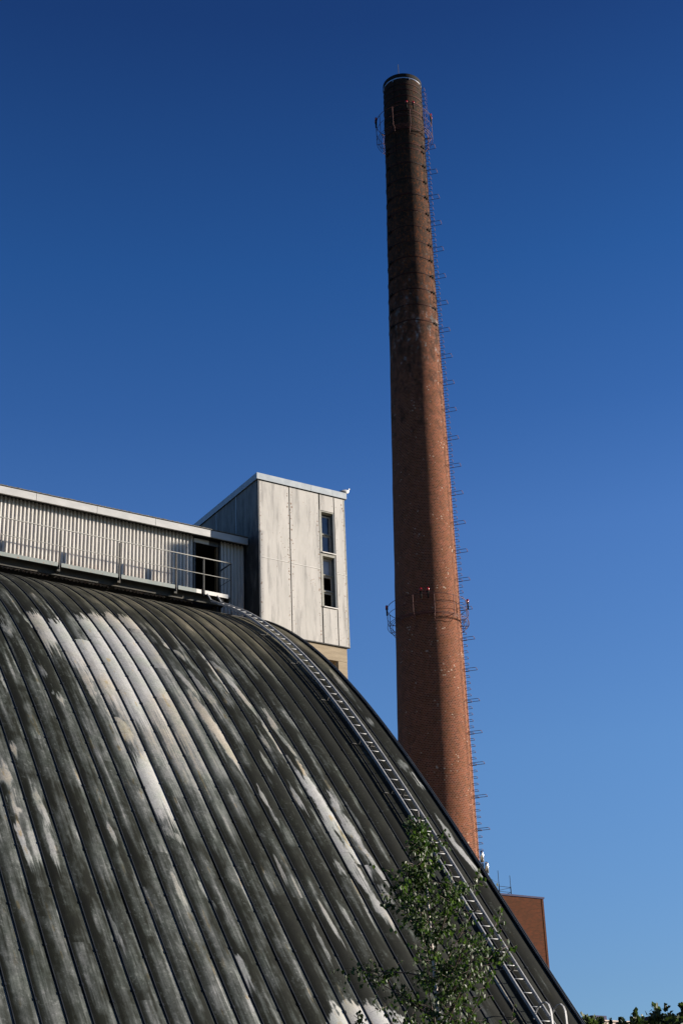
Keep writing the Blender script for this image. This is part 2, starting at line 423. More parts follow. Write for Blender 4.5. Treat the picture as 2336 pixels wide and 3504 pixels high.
def vault_mat():
    m, nt, b = mat('weathered_roof_sheet', .75, 0, .12)
    ge = N(nt, 'ShaderNodeNewGeometry'); sp = N(nt, 'ShaderNodeSeparateXYZ'); L(nt, ge.outputs['Position'], sp.inputs[0])
    u = math_(nt, 'DIVIDE', math_(nt, 'SUBTRACT', sp.outputs[0], U0), U1-U0)
    v = math_(nt, 'MULTIPLY', math_(nt, 'ADD', sp.outputs[1], sp.outputs[2]), .7)
    v = math_(nt, 'DIVIDE', math_(nt, 'SUBTRACT', v, V0), V1-V0)
    cb = N(nt, 'ShaderNodeCombineXYZ'); L(nt, u, cb.inputs[0]); L(nt, v, cb.inputs[1])
    im = N(nt, 'ShaderNodeTexImage'); im.image = img; im.extension = 'EXTEND'; L(nt, cb.outputs[0], im.inputs[0])
    sc = N(nt, 'ShaderNodeSeparateColor'); L(nt, im.outputs[0], sc.inputs[0])
    p = pos(nt, (1, 1, 1))
    ps = pos(nt, (9, .7, .7))
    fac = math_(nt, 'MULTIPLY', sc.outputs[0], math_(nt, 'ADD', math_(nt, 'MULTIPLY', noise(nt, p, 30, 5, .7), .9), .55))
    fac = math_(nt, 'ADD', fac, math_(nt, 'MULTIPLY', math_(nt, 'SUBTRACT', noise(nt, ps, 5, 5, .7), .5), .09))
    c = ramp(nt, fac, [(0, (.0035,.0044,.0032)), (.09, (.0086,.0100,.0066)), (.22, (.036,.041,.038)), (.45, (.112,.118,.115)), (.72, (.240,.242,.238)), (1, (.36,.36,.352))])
    tanc = mix(nt, sc.outputs[1], c, mix(nt, .8, c, (.98,.78,.48), 'MULTIPLY'))
    # a green cast in the dark grime
    gm = ramp(nt, noise(nt, p, 1.4, 5), [(.45, 0.), (.7, .6)])
    cc = mix(nt, gm, tanc, mix(nt, .5, tanc, (.62,.80,.55), 'MULTIPLY'))
    L(nt, cc, b.inputs['Base Color'])
    r = ramp(nt, fac, [(0, .78), (.5, .66), (1, .55)]); L(nt, r, b.inputs['Roughness'])
    bump(nt, b, math_(nt, 'ADD', noise(nt, p, 2.2, 4), math_(nt, 'MULTIPLY', noise(nt, p, 40, 3), .15)), .35, .03)
    return m
M_vault = vault_mat()

hall = thing('vaulted_hall', (10, 40, 0), 'large arched storage hall with a soot-streaked standing seam metal roof', 'building')
BULGE = .037
def panel_mesh(s0, s1, name='roof_panel', w=SP-.014, nseg=None, nx=6, lift=.0025):
    m = MB(); nseg = nseg or max(2, int((s1-s0)/.36))
    for i in range(nseg+1):
        s = s0 + (s1-s0)*i/nseg; y, z = at_s(s); ny, nz = nrm(y)
        lf = lift*(1-i/nseg)
        for k in range(nx+1):
            t = -1 + 2*k/nx
            h = BULGE*(1-t*t) + lf
            m.v.append((t*w/2, y+ny*h, z+nz*h))
    r = nx+1
    for i in range(nseg):
        for k in range(nx):
            a = i*r+k; m.f.append((a, a+1, a+r+1, a+r))
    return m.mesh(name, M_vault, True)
S_LO = s_of_y(26.2)
NROW = 9
PL = (S_END - S_LO)/NROW
stag = [0.0, .55, .25, .8]
pm = {}
NV = 28
for k in range(-1, NV):
    xc = X_S0 - SP*(k+.5) if k >= 0 else (X_S0+X_END)/2
    st = stag[(k*3) % 4]
    for r_ in range(NROW):
        s0 = S_LO + (r_ + (st if r_ > 0 else 0))*PL
        s1 = min(S_LO + (r_+1+st)*PL, S_END)
        key = (st, r_)
        if key not in pm: pm[key] = panel_mesh(s0, s1)
        o = part('roof_panel', pm[key], hall, (xc, 0, 0))
        if k < 0: o.scale.x = (X_END-X_S0-.016)/(SP-.014)
# what is out of the picture: lower aprons, strips further left, far side
rest = MB()
def add_strip(mb, xc, y0, y1, n, w=SP-.014):
    base = len(mb.v)
    for i in range(n+1):
        y = y0+(y1-y0)*i/n; z = prof(y)
        yy = y if y <= YR else 2*YR-y
        ny, nz = nrm(yy)
        if y > YR: ny = -ny
        for t, h in ((-1,0),(-.5,BULGE*.75),(0,BULGE),(.5,BULGE*.75),(1,0)):
            mb.v.append((xc+t*w/2, y+ny*h, z+nz*h))
    for i in range(n):
        for k in range(4):
            a = base+i*5+k; mb.f.append((a, a+1, a+6, a+5))
XL = -12.0
for k in range(-1, int((X_S0-XL)/SP)):
    xc = X_S0 - SP*(k+.5) if k >= 0 else (X_S0+X_END)/2
    w = SP-.014 if k >= 0 else X_END-X_S0-.03
    add_strip(rest, xc, Y_FOOT, 26.2, 3, w)
    if k >= NV: add_strip(rest, xc, 26.2, YR, 14, w)
    add_strip(rest, xc, YR, 2*YR-Y_FOOT, 12, w)
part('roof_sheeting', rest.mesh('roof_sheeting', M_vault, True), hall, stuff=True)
# deck below the sheets
dk = MB(); n = 40
for i in range(n+1):
    y = Y_FOOT + (2*(YR-Y_FOOT))*i/n; z = prof(y)-.05
    dk.v += [(XL, y, z), (X_END-.02, y, z)]
for i in range(n): dk.f.append((2*i, 2*i+1, 2*i+3, 2*i+2))
part('roof_deck', dk.mesh('roof_deck', M_seam, True), hall)
# standing seams with their clips
def seam_mesh(seed):
    r = random.Random(seed); pts = []
    s = 0.0
    while s < S_END:
        y, z = at_s(s); ny, nz = nrm(y); pts.append((r.uniform(-.002,.002), y+ny*.004, z+nz*.004)); s += .55
    y, z = at_s(S_END); pts.append((0, y, z+.03))
    m = MB(); m.sweep(pts, .020, .058, (1,0,0))
    s = r.uniform(.2, 1.0)
    while s < S_END:
        y, z = at_s(s); ny, nz = nrm(y); c_ = Vector((0, y+ny*.012, z+nz*.012))
        y2, z2 = at_s(min(s+.07, S_END)); ny2, nz2 = nrm(y2)
        m.bar(c_, (0, y2+ny2*.012, z2+nz2*.012), .036, .062, (0, ny, nz)); s += r.uniform(1.25, 1.45)
    return m.mesh('standing_seam', M_seam)
sm = [seam_mesh(q) for q in range(5)]
for k in range(NV+1):
    part('standing_seam', sm[k % 5], hall, (X_S0 - SP*k, 0, 0))
sl_ = MB()
for k in range(NV+1, int((X_S0-XL)/SP)):
    pts = []
    for i in range(25):
        y, z = at_s(S_END*i/24); ny, nz = nrm(y); pts.append((X_S0-SP*k, y+ny*.014, z+nz*.014))
    sl_.sweep(pts, .024, .075, (1,0,0))
part('standing_seams', sl_.mesh('standing_seams', M_seam), hall, stuff=True)
# verge at the end of the roof: an upstand and a flashing roll
def run(off, x):
    pts = []
    for i in range(61):
        y, z = at_s(S_END*i/60); ny, nz = nrm(y); pts.append((x, y+ny*off, z+nz*off))
    return pts
M_verge = worn('verge_flashing', (.018,.024,.030), (.035,.042,.046), 3, .4, .3, spec=.6)
part('verge_trim', MB().sweep(run(-.02, X_END-.005), .03, .19, (1,0,0)).mesh('verge_trim', M_verge), hall)
part('verge_roll', MB().tube(run(.055, X_END-.06), .022, 6).mesh('verge_roll', M_verge, True), hall)
gw = MB(); ring = [(X_END-.12, YR+(YR-Y_FOOT)*t, max(0, prof(YR+(YR-Y_FOOT)*t)-.08)) for t in np.linspace(-1, 1, 61)]
gw.v = [tuple(p) for p in ring]; gw.f = [tuple(range(len(ring)))]
M_conc = worn('board_marked_concrete', (.23,.18,.115), (.29,.23,.15), 3.5, .85, 0, (.20,.155,.09), stretch=(.5,.5,6))
part('gable_wall', gw.mesh('gable_wall', M_conc), hall)
gw2 = MB(); gw2.v = [(XL+.1, p[1], p[2]) for p in ring]; gw2.f = [tuple(range(len(ring)))[::-1]]
part('gable_wall', gw2.mesh('gable_wall', M_conc), hall)

# ------------------------------------------------------------------ roof ladder
lad = thing('roof_ladder', (21.78, 27, 6), 'long pale metal ladder climbing the curved roof up to the walkway', 'ladder')
XR = (21.60, 21.97)
def ladder_pts():
    pts = []
    s = s_of_y(26.2)
    while True:
        y, z = at_s(s)
        if y > 41.2: break
        ny, nz = nrm(y); o_ = .19 + .10*max(0, (y-38.5)/2.7)
        pts.append(Vector((0, y+ny*o_, z+nz*o_))); s += .30
    pts.append(Vector((0, 41.86, 20.66)))
    return pts
LP = ladder_pts()
for x in XR:
    rp = [(x, p.y, p.z) for p in LP]
    part('rail', MB().sweep(rp, .028, .075, (1,0,0)).mesh('rail', M_alu), lad)
    part('rail', MB().sweep([(x, 41.84, 20.64), (x, 42.02, 20.86), (x, 42.15, 21.00)], .028, .05, (1,0,0)).mesh('rail', M_alu), lad)
rung = MB().tube([(XR[0], 0, 0), (XR[1], 0, 0)], .0125, 6).mesh('rung', M_alu, True)
# place rungs by arc length along the ladder
acc = 0.0; nxt = .02
for i in range(len(LP)-1):
    seg = (LP[i+1]-LP[i]).length
    while nxt <= acc+seg:
        p = LP[i].lerp(LP[i+1], (nxt-acc)/seg)
        part('rung', rung, lad, (0, p.y, p.z)); nxt += .42
    acc += seg
for yb in (40.44, 38.23, 36.48, 34.87, 33.36, 31.95, 30.55, 29.25, 28.05, 26.9):
    z = prof(yb); ny, nz = nrm(yb)
    b_ = MB()
    for x in XR:
        b_.bar((x-.015, yb, z+.03), (x, yb+ny*.17+.12*.0+nz*.06, z+nz*.17-ny*.06), .018, .018)
    b_.bar((XR[0]-.25, yb, z+.055), (XR[1]+.12, yb, z+.050), .02, .02)
    part('bracket', b_.mesh('bracket', M_dark), lad)
for x, pts in ((21.6, [(27.0,5.72),(26.94,5.83),(26.83,5.94),(26.70,6.0),(26.57,6.01),(26.48,5.95),(26.43,5.85),(26.41,5.72),(26.40,5.5),(26.39,5.2),(26.38,3.2),(26.38,.1)]),
               (21.97, [(26.92,5.70),(26.86,5.80),(26.76,5.90),(26.64,5.97),(26.53,5.98),(26.45,5.92),(26.40,5.82),(26.39,5.70),(26.385,5.5),(26.38,5.2),(26.37,3.2),(26.37,.1)])):
    part('handle_loop', MB().sweep([(x, a, b) for a, b in pts], .045, .018, (1,0,0)).mesh('handle_loop', M_alu), lad)
for z in np.arange(.4, 5.1, .35):
    part('rung', rung, lad, (0, 26.38, float(z)))

# ------------------------------------------------------------------ walkway along the gallery
wk = thing('access_walkway', (15, 42.5, 20.99), 'narrow railed walkway with grey toe boards along the ridge gallery', 'walkway')
YP = 42.18; YW = 43.0
XW0 = -6.0; XW1 = 22.51
part('floor_plate', MB().box(XW0, XW1-.02, YP+.03, YW-.06, 21.03, 21.06).mesh('floor_plate', M_under), wk)
part('floor_beam', MB().box(XW0, XW1-.30, YP+.25, YP+.33, 20.80, 21.027).mesh('floor_beam', M_under), wk)
part('end_beam', MB().box(XW1-.08, XW1-.03, YP+.04, YW-.06, 20.9, 21.025).mesh('end_beam', M_under), wk)
posts = [22.51, 21.50, 20.50, 18.49, 16.45, 14.42, 12.40, 10.4, 8.4, 6.4, 4.4, 2.4, .4, -1.6, -3.6, -5.6]
M_post = worn('dark_post_paint', (.035,.037,.035), (.07,.07,.065), 5, .6, 0, (.05,.03,.02))
post_me = MB().box(-.012, .012, -.015, .085, 20.93, 22.24).mesh('post', M_post)
post_end = MB().box(-.018, .018, -.018, .018, 20.84, 22.27).mesh('post', M_rail)
for i, x in enumerate(posts):
    part('post', post_end if i == 0 else post_me, wk, (x, YP, 0))
for i in range(len(posts)-1):
    a, b_ = posts[i+1]+.06, posts[i]-.06
    if i == 0: a, b_ = 21.53, 22.39
    new = i == 0
    mm = M_toe_new if new else M_toe
    if i == 1:
        part('toe_board', MB().box(20.56, 21.22, YP-.012, YP+.012, 20.99, 21.125).mesh('toe_board', M_toe), wk)
        part('toe_board', MB().box(21.223, 21.40, YP-.012, YP+.012, 20.99, 21.125).mesh('toe_board', M_toe_new), wk)
        continue
    part('toe_board', MB().box(a, b_, YP-.012, YP+.012, 20.99, 21.125).mesh('toe_board', mm), wk)
part('handrail', MB().tube([(XW0, YP, 22.28), (22.51, YP, 22.28)], .020, 8).mesh('handrail', M_rail, True), wk)
part('mid_rail', MB().tube([(XW0, YP, 21.71), (22.50, YP, 21.70)], .013, 6).mesh('mid_rail', M_rail, True), wk)
part('end_rail', MB().tube([(22.51, YP, 22.28), (22.50, YW-.02, 22.30)], .024, 8).mesh('end_rail', M_rail, True), wk)
part('end_rail', MB().tube([(22.51, YP, 21.70), (22.50, YW-.02, 21.74)], .011, 6).mesh('end_rail', M_rail, True), wk)
for x in (18.47, 14.4, 10.4, 6.4, 2.4):
    part('strut', MB().bar((x+.02, YP+.02, 20.95), (x-.25, YW-.12, 20.66), .03, .03).mesh('strut', M_rail), wk)
for x in (22.2, 20.5, 18.5, 16.45, 14.4, 12.4, 10.4):
    part('floor_beam', MB().box(x-.05, x+.05, YP+.06, YW-.1, 20.86, 21.027).mesh('floor_beam', M_under), wk)

# ------------------------------------------------------------------ ridge gallery
def corr_mat():
    m, nt, b = mat('cream_corrugated_sheet', .55)
    p = pos(nt, (1, 1, .35))
    c = mix(nt, ramp(nt, noise(nt, p, 3, 5), [(.35,0.),(.7,1.)]), (.60,.57,.52), (.50,.475,.435))
    ge = N(nt, 'ShaderNodeNewGeometry'); sp = N(nt, 'ShaderNodeSeparateXYZ'); L(nt, ge.outputs['Position'], sp.inputs[0])
    low = N(nt, 'ShaderNodeMapRange'); low.inputs[1].default_value = 22.0; low.inputs[2].default_value = 21.2
    L(nt, sp.outputs[2], low.inputs[0])
    rst = math_(nt, 'MULTIPLY', ramp(nt, noise(nt, pos(nt, (4,4,.8)), 2.2, 5), [(.48,0.),(.62,1.)]), low.outputs[0], True)
    c = mix(nt, math_(nt, 'MULTIPLY', rst, .6), c, (.22,.09,.06))
    L(nt, c, b.inputs['Base Color']); return m
M_corr = corr_mat()
gal = thing('ridge_gallery', (10, 45, 21), 'long gallery of cream corrugated sheet running along the ridge of the arched roof', 'building')
PIT = .1312
def corr_sheet(nr, z0, z1):
    m = MB(); prof_ = [(0,-.004),(.06,-.052),(.12,-.066),(.42,-.066),(.49,-.052),(.58,-.004),(.62,0),(.96,0)]
    xs = []
    for i in range(nr):
        for t, d in prof_: xs.append(((i+t)*PIT, d))
    xs.append((nr*PIT, 0))
    for x, d in xs: m.v += [(x, d, z0), (x, d, z1)]
    for i in range(len(xs)-1): m.f.append((2*i, 2*i+2, 2*i+3, 2*i+1))
    return m.mesh('corrugated_sheet', M_corr, False)
sheet8 = corr_sheet(8, 20.95, 23.46)
x = 21.50
cnt = 0
while x > XW0+1:
    part('corrugated_sheet', sheet8, gal, (x-8*PIT, YW+.002*(cnt % 2), 0)); x -= 8*PIT; cnt += 1
XG0 = x
part('corrugated_sheet', corr_sheet(7, 20.1, 23.46), gal, (22.52, YW, 0))
part('base_wall', MB().box(XG0, 23.44, YW+.03, YW+.13, 19.6, 21.02).mesh('base_wall', M_dark), gal)  # coloured dark for the shade under the walkway
wl2 = MB().box(XG0, 21.54, YW+.035, YW+.12, 21.02, 23.48).box(22.44, 23.44, YW+.035, YW+.12, 21.02, 23.48).box(21.54, 22.44, YW+.035, YW+.12, 23.2, 23.48)
part('wall_frame', wl2.mesh('wall_frame', M_black), gal)
part('back_wall', MB().box(XG0, 23.44, 48.4, 48.5, 19.6, 23.5).mesh('back_wall', M_corr), gal)
part('end_wall', MB().box(XG0, XG0+.1, YW+.13, 48.4, 19.6, 23.5).mesh('end_wall', M_corr), gal)
part('floor_slab', MB().box(XG0+.1, 23.40, YW+.13, 48.4, 20.96, 21.05).mesh('floor_slab', M_black), gal)
part('partition', MB().box(21.0, 23.4, YW+1.8, YW+1.85, 21.05, 23.45).mesh('partition', M_black), gal)
part('roof', MB().box(XG0-.1, 23.42, YW-.30, 48.7, 23.50, 23.60).mesh('roof', M_felt), gal)
xj = [23.42, 22.31-.3, 19.93, 17.84, 15.75, 13.66, 11.57, 9.48, 7.39, 5.3, 3.2, 1.1, -1.0, -3.1, XG0-.1]
for a, b_ in zip(xj[1:], xj[:-1]):
    part('fascia_board', MB().box(a+.006, b_-.006, YW-.36, YW-.303, 23.335, 23.585).mesh('fascia_board', M_fascia), gal)
    part('fascia_lip', MB().box(a, b_, YW-.385, YW-.28, 23.603, 23.625).mesh('fascia_lip', M_felt), gal)
part('soffit', MB().box(XG0-.1, 23.42, YW-.300, YW+.03, 23.40, 23.43).mesh('soffit', M_dark), gal)
# a few lumps of moss and gravel on the roof edge
gv = MB()
for i in range(420):
    xx = random.uniform(6, 23.3); r0 = random.uniform(.008, .022)
    gv.box(xx, xx+r0*2.4, YW-.37, YW-.33, 23.625, 23.625+r0)
part('gravel', gv.mesh('gravel', M_felt), gal, stuff=True)
# doorway
part('lintel_board', MB().box(21.51, 22.07, YW-.055, YW-.02, 23.185, 23.33).mesh('lintel_board', M_toe_new), gal)
part('lintel_board', MB().box(22.075, 22.44, YW-.05, YW-.015, 23.17, 23.34).mesh('lintel_board', M_rail), gal)  # rest of the white board, coloured dark for the tower's cast shadow
part('door_jamb', MB().box(21.505, 21.555, YW-.07, YW+.10, 21.06, 23.18).mesh('door_jamb', M_rail), gal)
part('door_jamb', MB().box(22.37, 22.43, YW-.03, YW+.12, 21.06, 23.17).mesh('door_jamb', M_ochre), gal)
part('downpipe', MB().tube([(22.47, YW-.07, 23.42), (22.465, YW-.07, 21.05)], .02, 8).mesh('downpipe', M_rail, True), gal)

# ------------------------------------------------------------------ panelled tower
TX0, TY0, TX1, TY1 = 23.47, 42.0, 26.98, 46.95
TZ0, TZ1 = 19.95, 25.58
def clad_mat():
    m, nt, b = mat('white_cladding_board', .7)
    p = pos(nt); pv = pos(nt, (1.6, 1.6, .30)); pt = pos(nt, (1,1,.8))
    c = mix(nt, ramp(nt, noise(nt, pv, 1.6, 6, .65), [(.38,0.),(.72,1.)]), (.405,.385,.355), (.30,.29,.265))
    # grey weeping streaks
    st = ramp(nt, noise(nt, pos(nt, (4.0, 4.0, .42)), 1.1, 5, .7), [(.53,0.),(.70,1.)])
    c = mix(nt, math_(nt, 'MULTIPLY', st, .66), c, (.12,.115,.11))
    # rust / lichen specks, thicker near some joints
    vo = N(nt, 'ShaderNodeTexVoronoi'); vo.inputs['Scale'].default_value = 10; vo.inputs['Randomness'].default_value = 1
    L(nt, pt, vo.inputs['Vector'])
    dens = noise(nt, pos(nt, (2.0, 2.0, .5)), 1.3, 3)
    ge = N(nt, 'ShaderNodeNewGeometry'); sp = N(nt, 'ShaderNodeSeparateXYZ'); L(nt, ge.outputs['Position'], sp.inputs[0])
    near = 0
    tot = None
    for xj_, wd in ((24.78, .16), (24.66, .10), (25.88, .12), (26.93, .22), (23.55, .14)):
        d = math_(nt, 'DIVIDE', math_(nt, 'ABSOLUTE', math_(nt, 'SUBTRACT', sp.outputs[0], xj_)), wd)
        q = math_(nt, 'SUBTRACT', 1.0, d, True)
        tot = q if tot is None else math_(nt, 'MAXIMUM', tot, q)
    thr = math_(nt, 'ADD', math_(nt, 'MULTIPLY', tot, .24), math_(nt, 'MULTIPLY', math_(nt, 'SUBTRACT', dens, .40), .60))
    spk = math_(nt, 'LESS_THAN', vo.outputs['Distance'], thr)
    c = mix(nt, math_(nt, 'MULTIPLY', spk, .85), c, mix(nt, noise(nt, p, 7), (.20,.09,.03), (.10,.09,.08)))
    L(nt, c, b.inputs['Base Color']); bump(nt, b, noise(nt, p, 14, 5), .12, .01)
    return m
M_clad = clad_mat()
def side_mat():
    m, nt, b = mat('sooty_shaded_cladding', .75)  # soot near the gallery; base tone also darkened for the face's shade
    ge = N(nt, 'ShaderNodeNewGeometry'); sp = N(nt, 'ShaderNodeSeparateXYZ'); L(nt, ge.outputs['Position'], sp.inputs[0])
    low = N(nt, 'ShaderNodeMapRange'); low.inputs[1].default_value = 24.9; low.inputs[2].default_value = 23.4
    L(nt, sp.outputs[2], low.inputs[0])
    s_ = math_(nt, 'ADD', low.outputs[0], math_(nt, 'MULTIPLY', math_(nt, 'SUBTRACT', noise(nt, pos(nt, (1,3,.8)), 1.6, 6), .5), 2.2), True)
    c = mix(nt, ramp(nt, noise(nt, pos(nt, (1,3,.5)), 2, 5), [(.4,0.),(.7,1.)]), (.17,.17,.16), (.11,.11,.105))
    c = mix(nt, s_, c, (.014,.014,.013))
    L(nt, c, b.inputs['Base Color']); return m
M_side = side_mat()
tw = thing('panelled_tower', (25.2, 44.4, 0), 'boxy tower clad in stained white panels on a concrete frame', 'tower')
# core shell with a slot for the windows
SX0, SX1, SZ0, SZ1 = 25.975, 26.515, 21.29, 24.93
core = MB()
core.box(TX0+.04, SX0-.01, TY0+.035, TY0+.12, TZ0+.02, TZ1)
core.box(SX1+.01, TX1-.04, TY0+.035, TY0+.12, TZ0+.02, TZ1)
core.box(SX0-.01, SX1+.01, TY0+.035, TY0+.12, TZ0+.02, SZ0-.01)
core.box(SX0-.01, SX1+.01, TY0+.035, TY0+.12, SZ1+.01, TZ1)
core.box(TX0+.035, TX0+.12, TY0+.12, TY1-.03, TZ0+.02, TZ1)
core.box(TX1-.12, TX1-.035, TY0+.12, TY1-.03, TZ0+.02, TZ1)
core.box(TX0+.12, TX1-.12, TY1-.12, TY1-.03, TZ0+.02, TZ1)
core.box(TX0+.12, TX1-.12, TY0+.12, TY1-.12, TZ0+.02, TZ0+.1)
core.box(TX0+.12, TX1-.12, TY0+.12, TY1-.12, TZ1-.1, TZ1)
part('wall_frame', core.mesh('wall_frame', M_black), tw)
def clad(x0, x1, z0, z1, g_=.019):
    part('cladding_panel', MB().box(x0+g_, x1-g_, TY0, TY0+.028, z0+g_*.6, z1-g_*.6).mesh('cladding_panel', M_clad), tw)
J1, J2, J3 = 24.72, 25.945, 26.545
clad(TX0+.05, J1, 22.67, TZ1); clad(TX0+.05, J1, TZ0, 22.67)
clad(J1, J2-.015, 22.665, TZ1); clad(J1, J2-.015, TZ0, 22.665)
clad(J2, J3, SZ1+.01, TZ1); clad(J2, J3, TZ0, SZ0-.015)
clad(J3, TX1-.02, 22.62, TZ1); clad(J3, TX1-.02, TZ0, 22.62)
# light horizontal joint strips, corner angles
for a, b_, z in ((TX0+.05, J1-.02, 22.672), (J1+.02, J2-.03, 22.667), (J3+.02, TX1-.02, 22.622)):
    part('joint_strip', MB().box(a, b_, TY0-.010, TY0+.02, z-.006, z+.010).mesh('joint_strip', M_toe_new), tw)
part('corner_angle', MB().box(TX0+.005, TX0+.055, TY0-.012, TY0+.03, TZ0, TZ1).mesh('corner_angle', M_rail), tw)
part('corner_angle', MB().box(TX1-.03, TX1+.01, TY0-.004, TY0+.035, TZ0, TZ1).mesh('corner_angle', M_wframe), tw)
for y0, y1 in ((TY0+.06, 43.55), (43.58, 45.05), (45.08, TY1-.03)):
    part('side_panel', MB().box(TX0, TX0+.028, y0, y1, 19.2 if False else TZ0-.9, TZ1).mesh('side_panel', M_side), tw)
for yy in (43.565, 45.065):
    part('joint_strip', MB().box(TX0-.012, TX0+.01, yy-.02, yy+.02, TZ0, TZ1).mesh('joint_strip', M_zinc), tw)
part('side_panel', MB().box(TX1-.03, TX1, TY0+.04, TY1-.03, TZ0, TZ1).mesh('side_panel', M_clad), tw)
part('back_panel', MB().box(TX0+.03, TX1-.03, TY1-.028, TY1, TZ0, TZ1).mesh('back_panel', M_clad), tw)
part('drip_strip', MB().box(TX0, TX1+.01, TY0-.014, TY0+.05, TZ0-.025, TZ0-.003).mesh('drip_strip', M_dark), tw)
# roof edge
ov = .055
for a, b_ in ((TX0-ov, 25.585), (25.59, 26.47), (26.475, TX1+ov+.03)):
    part('roof_flashing', MB().box(a, b_, TY0-ov, TY0-ov+.02, TZ1+.005, 25.82).mesh('roof_flashing', M_zinc), tw)
part('roof_flashing', MB().box(TX0-ov, TX0-ov+.02, TY0-ov+.022, TY1+ov, TZ1+.005, 25.82).mesh('roof_flashing', M_zinc), tw)
part('roof_flashing', MB().box(TX1+ov+.01, TX1+ov+.03, TY0-ov+.022, TY1+ov, TZ1+.005, 25.82).mesh('roof_flashing', M_zinc), tw)
part('roof_flashing', MB().box(TX0-ov+.022, TX1+ov+.008, TY1+ov-.02, TY1+ov, TZ1+.005, 25.82).mesh('roof_flashing', M_zinc), tw)
part('roof', MB().box(TX0-ov+.022, TX1+ov+.008, TY0-ov+.022, TY1+ov-.022, TZ1+.01, 25.79).mesh('roof', M_felt), tw)
# window column
def window(z0, z1, sashes):
    fr = MB()
    fr.box(SX0, SX0+.035, TY0-.006, TY0+.25, z0, z1)
    fr.box(SX0+.035, SX1, TY0-.004, TY0+.25, z1-.035, z1)
    fr.box(SX0+.035, SX1, TY0-.002, TY0+.24, z0, z0+.03)
    w = part('window', fr.mesh('window', M_wframe), tw)
    part('reveal', MB().box(SX1-.03, SX1+.004, TY0+.004, TY0+.26, z0+.031, z1-.036).mesh('reveal', M_reveal), w)
    for (a, b_, kind) in sashes:
        f = MB(); x0, x1 = SX0+.037, SX1-.032; y0, y1 = TY0+.19, TY0+.225
        f.box(x0, x1, y0, y1, b_-.06, b_).box(x0, x1, y0, y1, a, a+.035)
        f.box(x0, x0+.035, y0, y1, a+.035, b_-.06).box(x1-.05, x1, y0, y1, a+.035, b_-.06)
        part('sash', f.mesh('sash', M_sash), w)
        if kind:
            part('pane', MB().box(x0+.035, x1-.05, y0+.012, y0+.018, a+.035, b_-.06).mesh('pane', M_pane if kind == 1 else M_pane_mat), w)
        if b_ < z1-.1:
            part('transom', MB().box(x0, x1+.01, y0-.05, y1, b_+.002, b_+.035).mesh('transom', M_wframe), w)
    part('sill', MB().box(SX0+.02, SX1+.02, TY0-.045, TY0-.007, z0-.02, z0+.012).mesh('sill', M_toe_new), w)
window(23.33, SZ1, [(24.13, 24.84, 1), (23.40, 24.08, 1)])
window(SZ0, 23.23, [(22.57, 23.18, 2), (21.97, 22.53, 0), (21.36, 21.92, 0)])
part('spandrel_bar', MB().box(SX0, SX1, TY0+.004, TY0+.09, 23.232, 23.300).mesh('spandrel_bar', M_wframe), tw)
part('window_jamb', MB().box(J2-.02, SX0-.002, TY0-.008, TY0+.03, SZ0-.02, SZ1+.02).mesh('window_jamb', M_wframe), tw)
part('window_jamb', MB().box(SX1+.003, J3-.004, TY0+.006, TY0+.03, SZ0, SZ1).mesh('window_jamb', M_post), tw)  # dark colour carries the reveal's shade tone over this strip
# nails
nl = MB()
for zz_ in np.arange(TZ0+.2, TZ1, .42):
    for xx in (TX0+.12, J1-.09, J1+.09, J2-.10, J3+.08, TX1-.09, J2+.08, J3-.08):
        if J2 < xx < J3 and SZ0-.1 < zz_ < SZ1+.1: continue
        nl.box(xx-.007, xx+.007, TY0-.006, TY0+.005, float(zz_)-.007, float(zz_)+.007)
part('fixings', nl.mesh('fixings', M_ochre), tw, stuff=True)
# concrete frame below
M_concd = worn('dark_brown_concrete', (.12,.08,.04), (.16,.11,.06), 2.5, .9)  # darker, browner tone than the frame
CY0 = TY0+.05
part('beam', MB().box(TX0+.02, 26.89, CY0, CY0+.5, 19.41, TZ0-.03).mesh('beam', M_conc), tw)
part('column', MB().box(26.53, 26.885, CY0+.004, CY0+.5, 0, 19.405).mesh('column', M_conc), tw)
part('column', MB().box(TX0+.02, TX0+.40, CY0+.004, CY0+.5, 0, 19.405).mesh('column', M_conc), tw)
part('column', MB().box(26.53, 26.885, 46.3, 46.8, 0, 19.405).mesh('column', M_conc), tw)
part('column', MB().box(TX0+.02, TX0+.40, 46.3, 46.8, 0, 19.405).mesh('column', M_conc), tw)
part('beam', MB().box(26.54, 26.885, CY0+.51, 46.29, 19.41, TZ0-.03).mesh('beam', M_conc), tw)
part('infill_wall', MB().box(TX0+.42, 26.52, CY0+.36, CY0+.46, 0, 19.40).mesh('infill_wall', M_concd), tw)
part('floor_slab', MB().box(TX0+.42, 26.52, CY0+.52, 46.8, TZ0-.3, TZ0-.03).mesh('floor_slab', M_concd), tw)
cr = MB()
part('reveal_board', MB().box(26.47, 26.526, CY0+.05, CY0+.36, 10, 19.40).mesh('reveal_board', M_conc), tw)

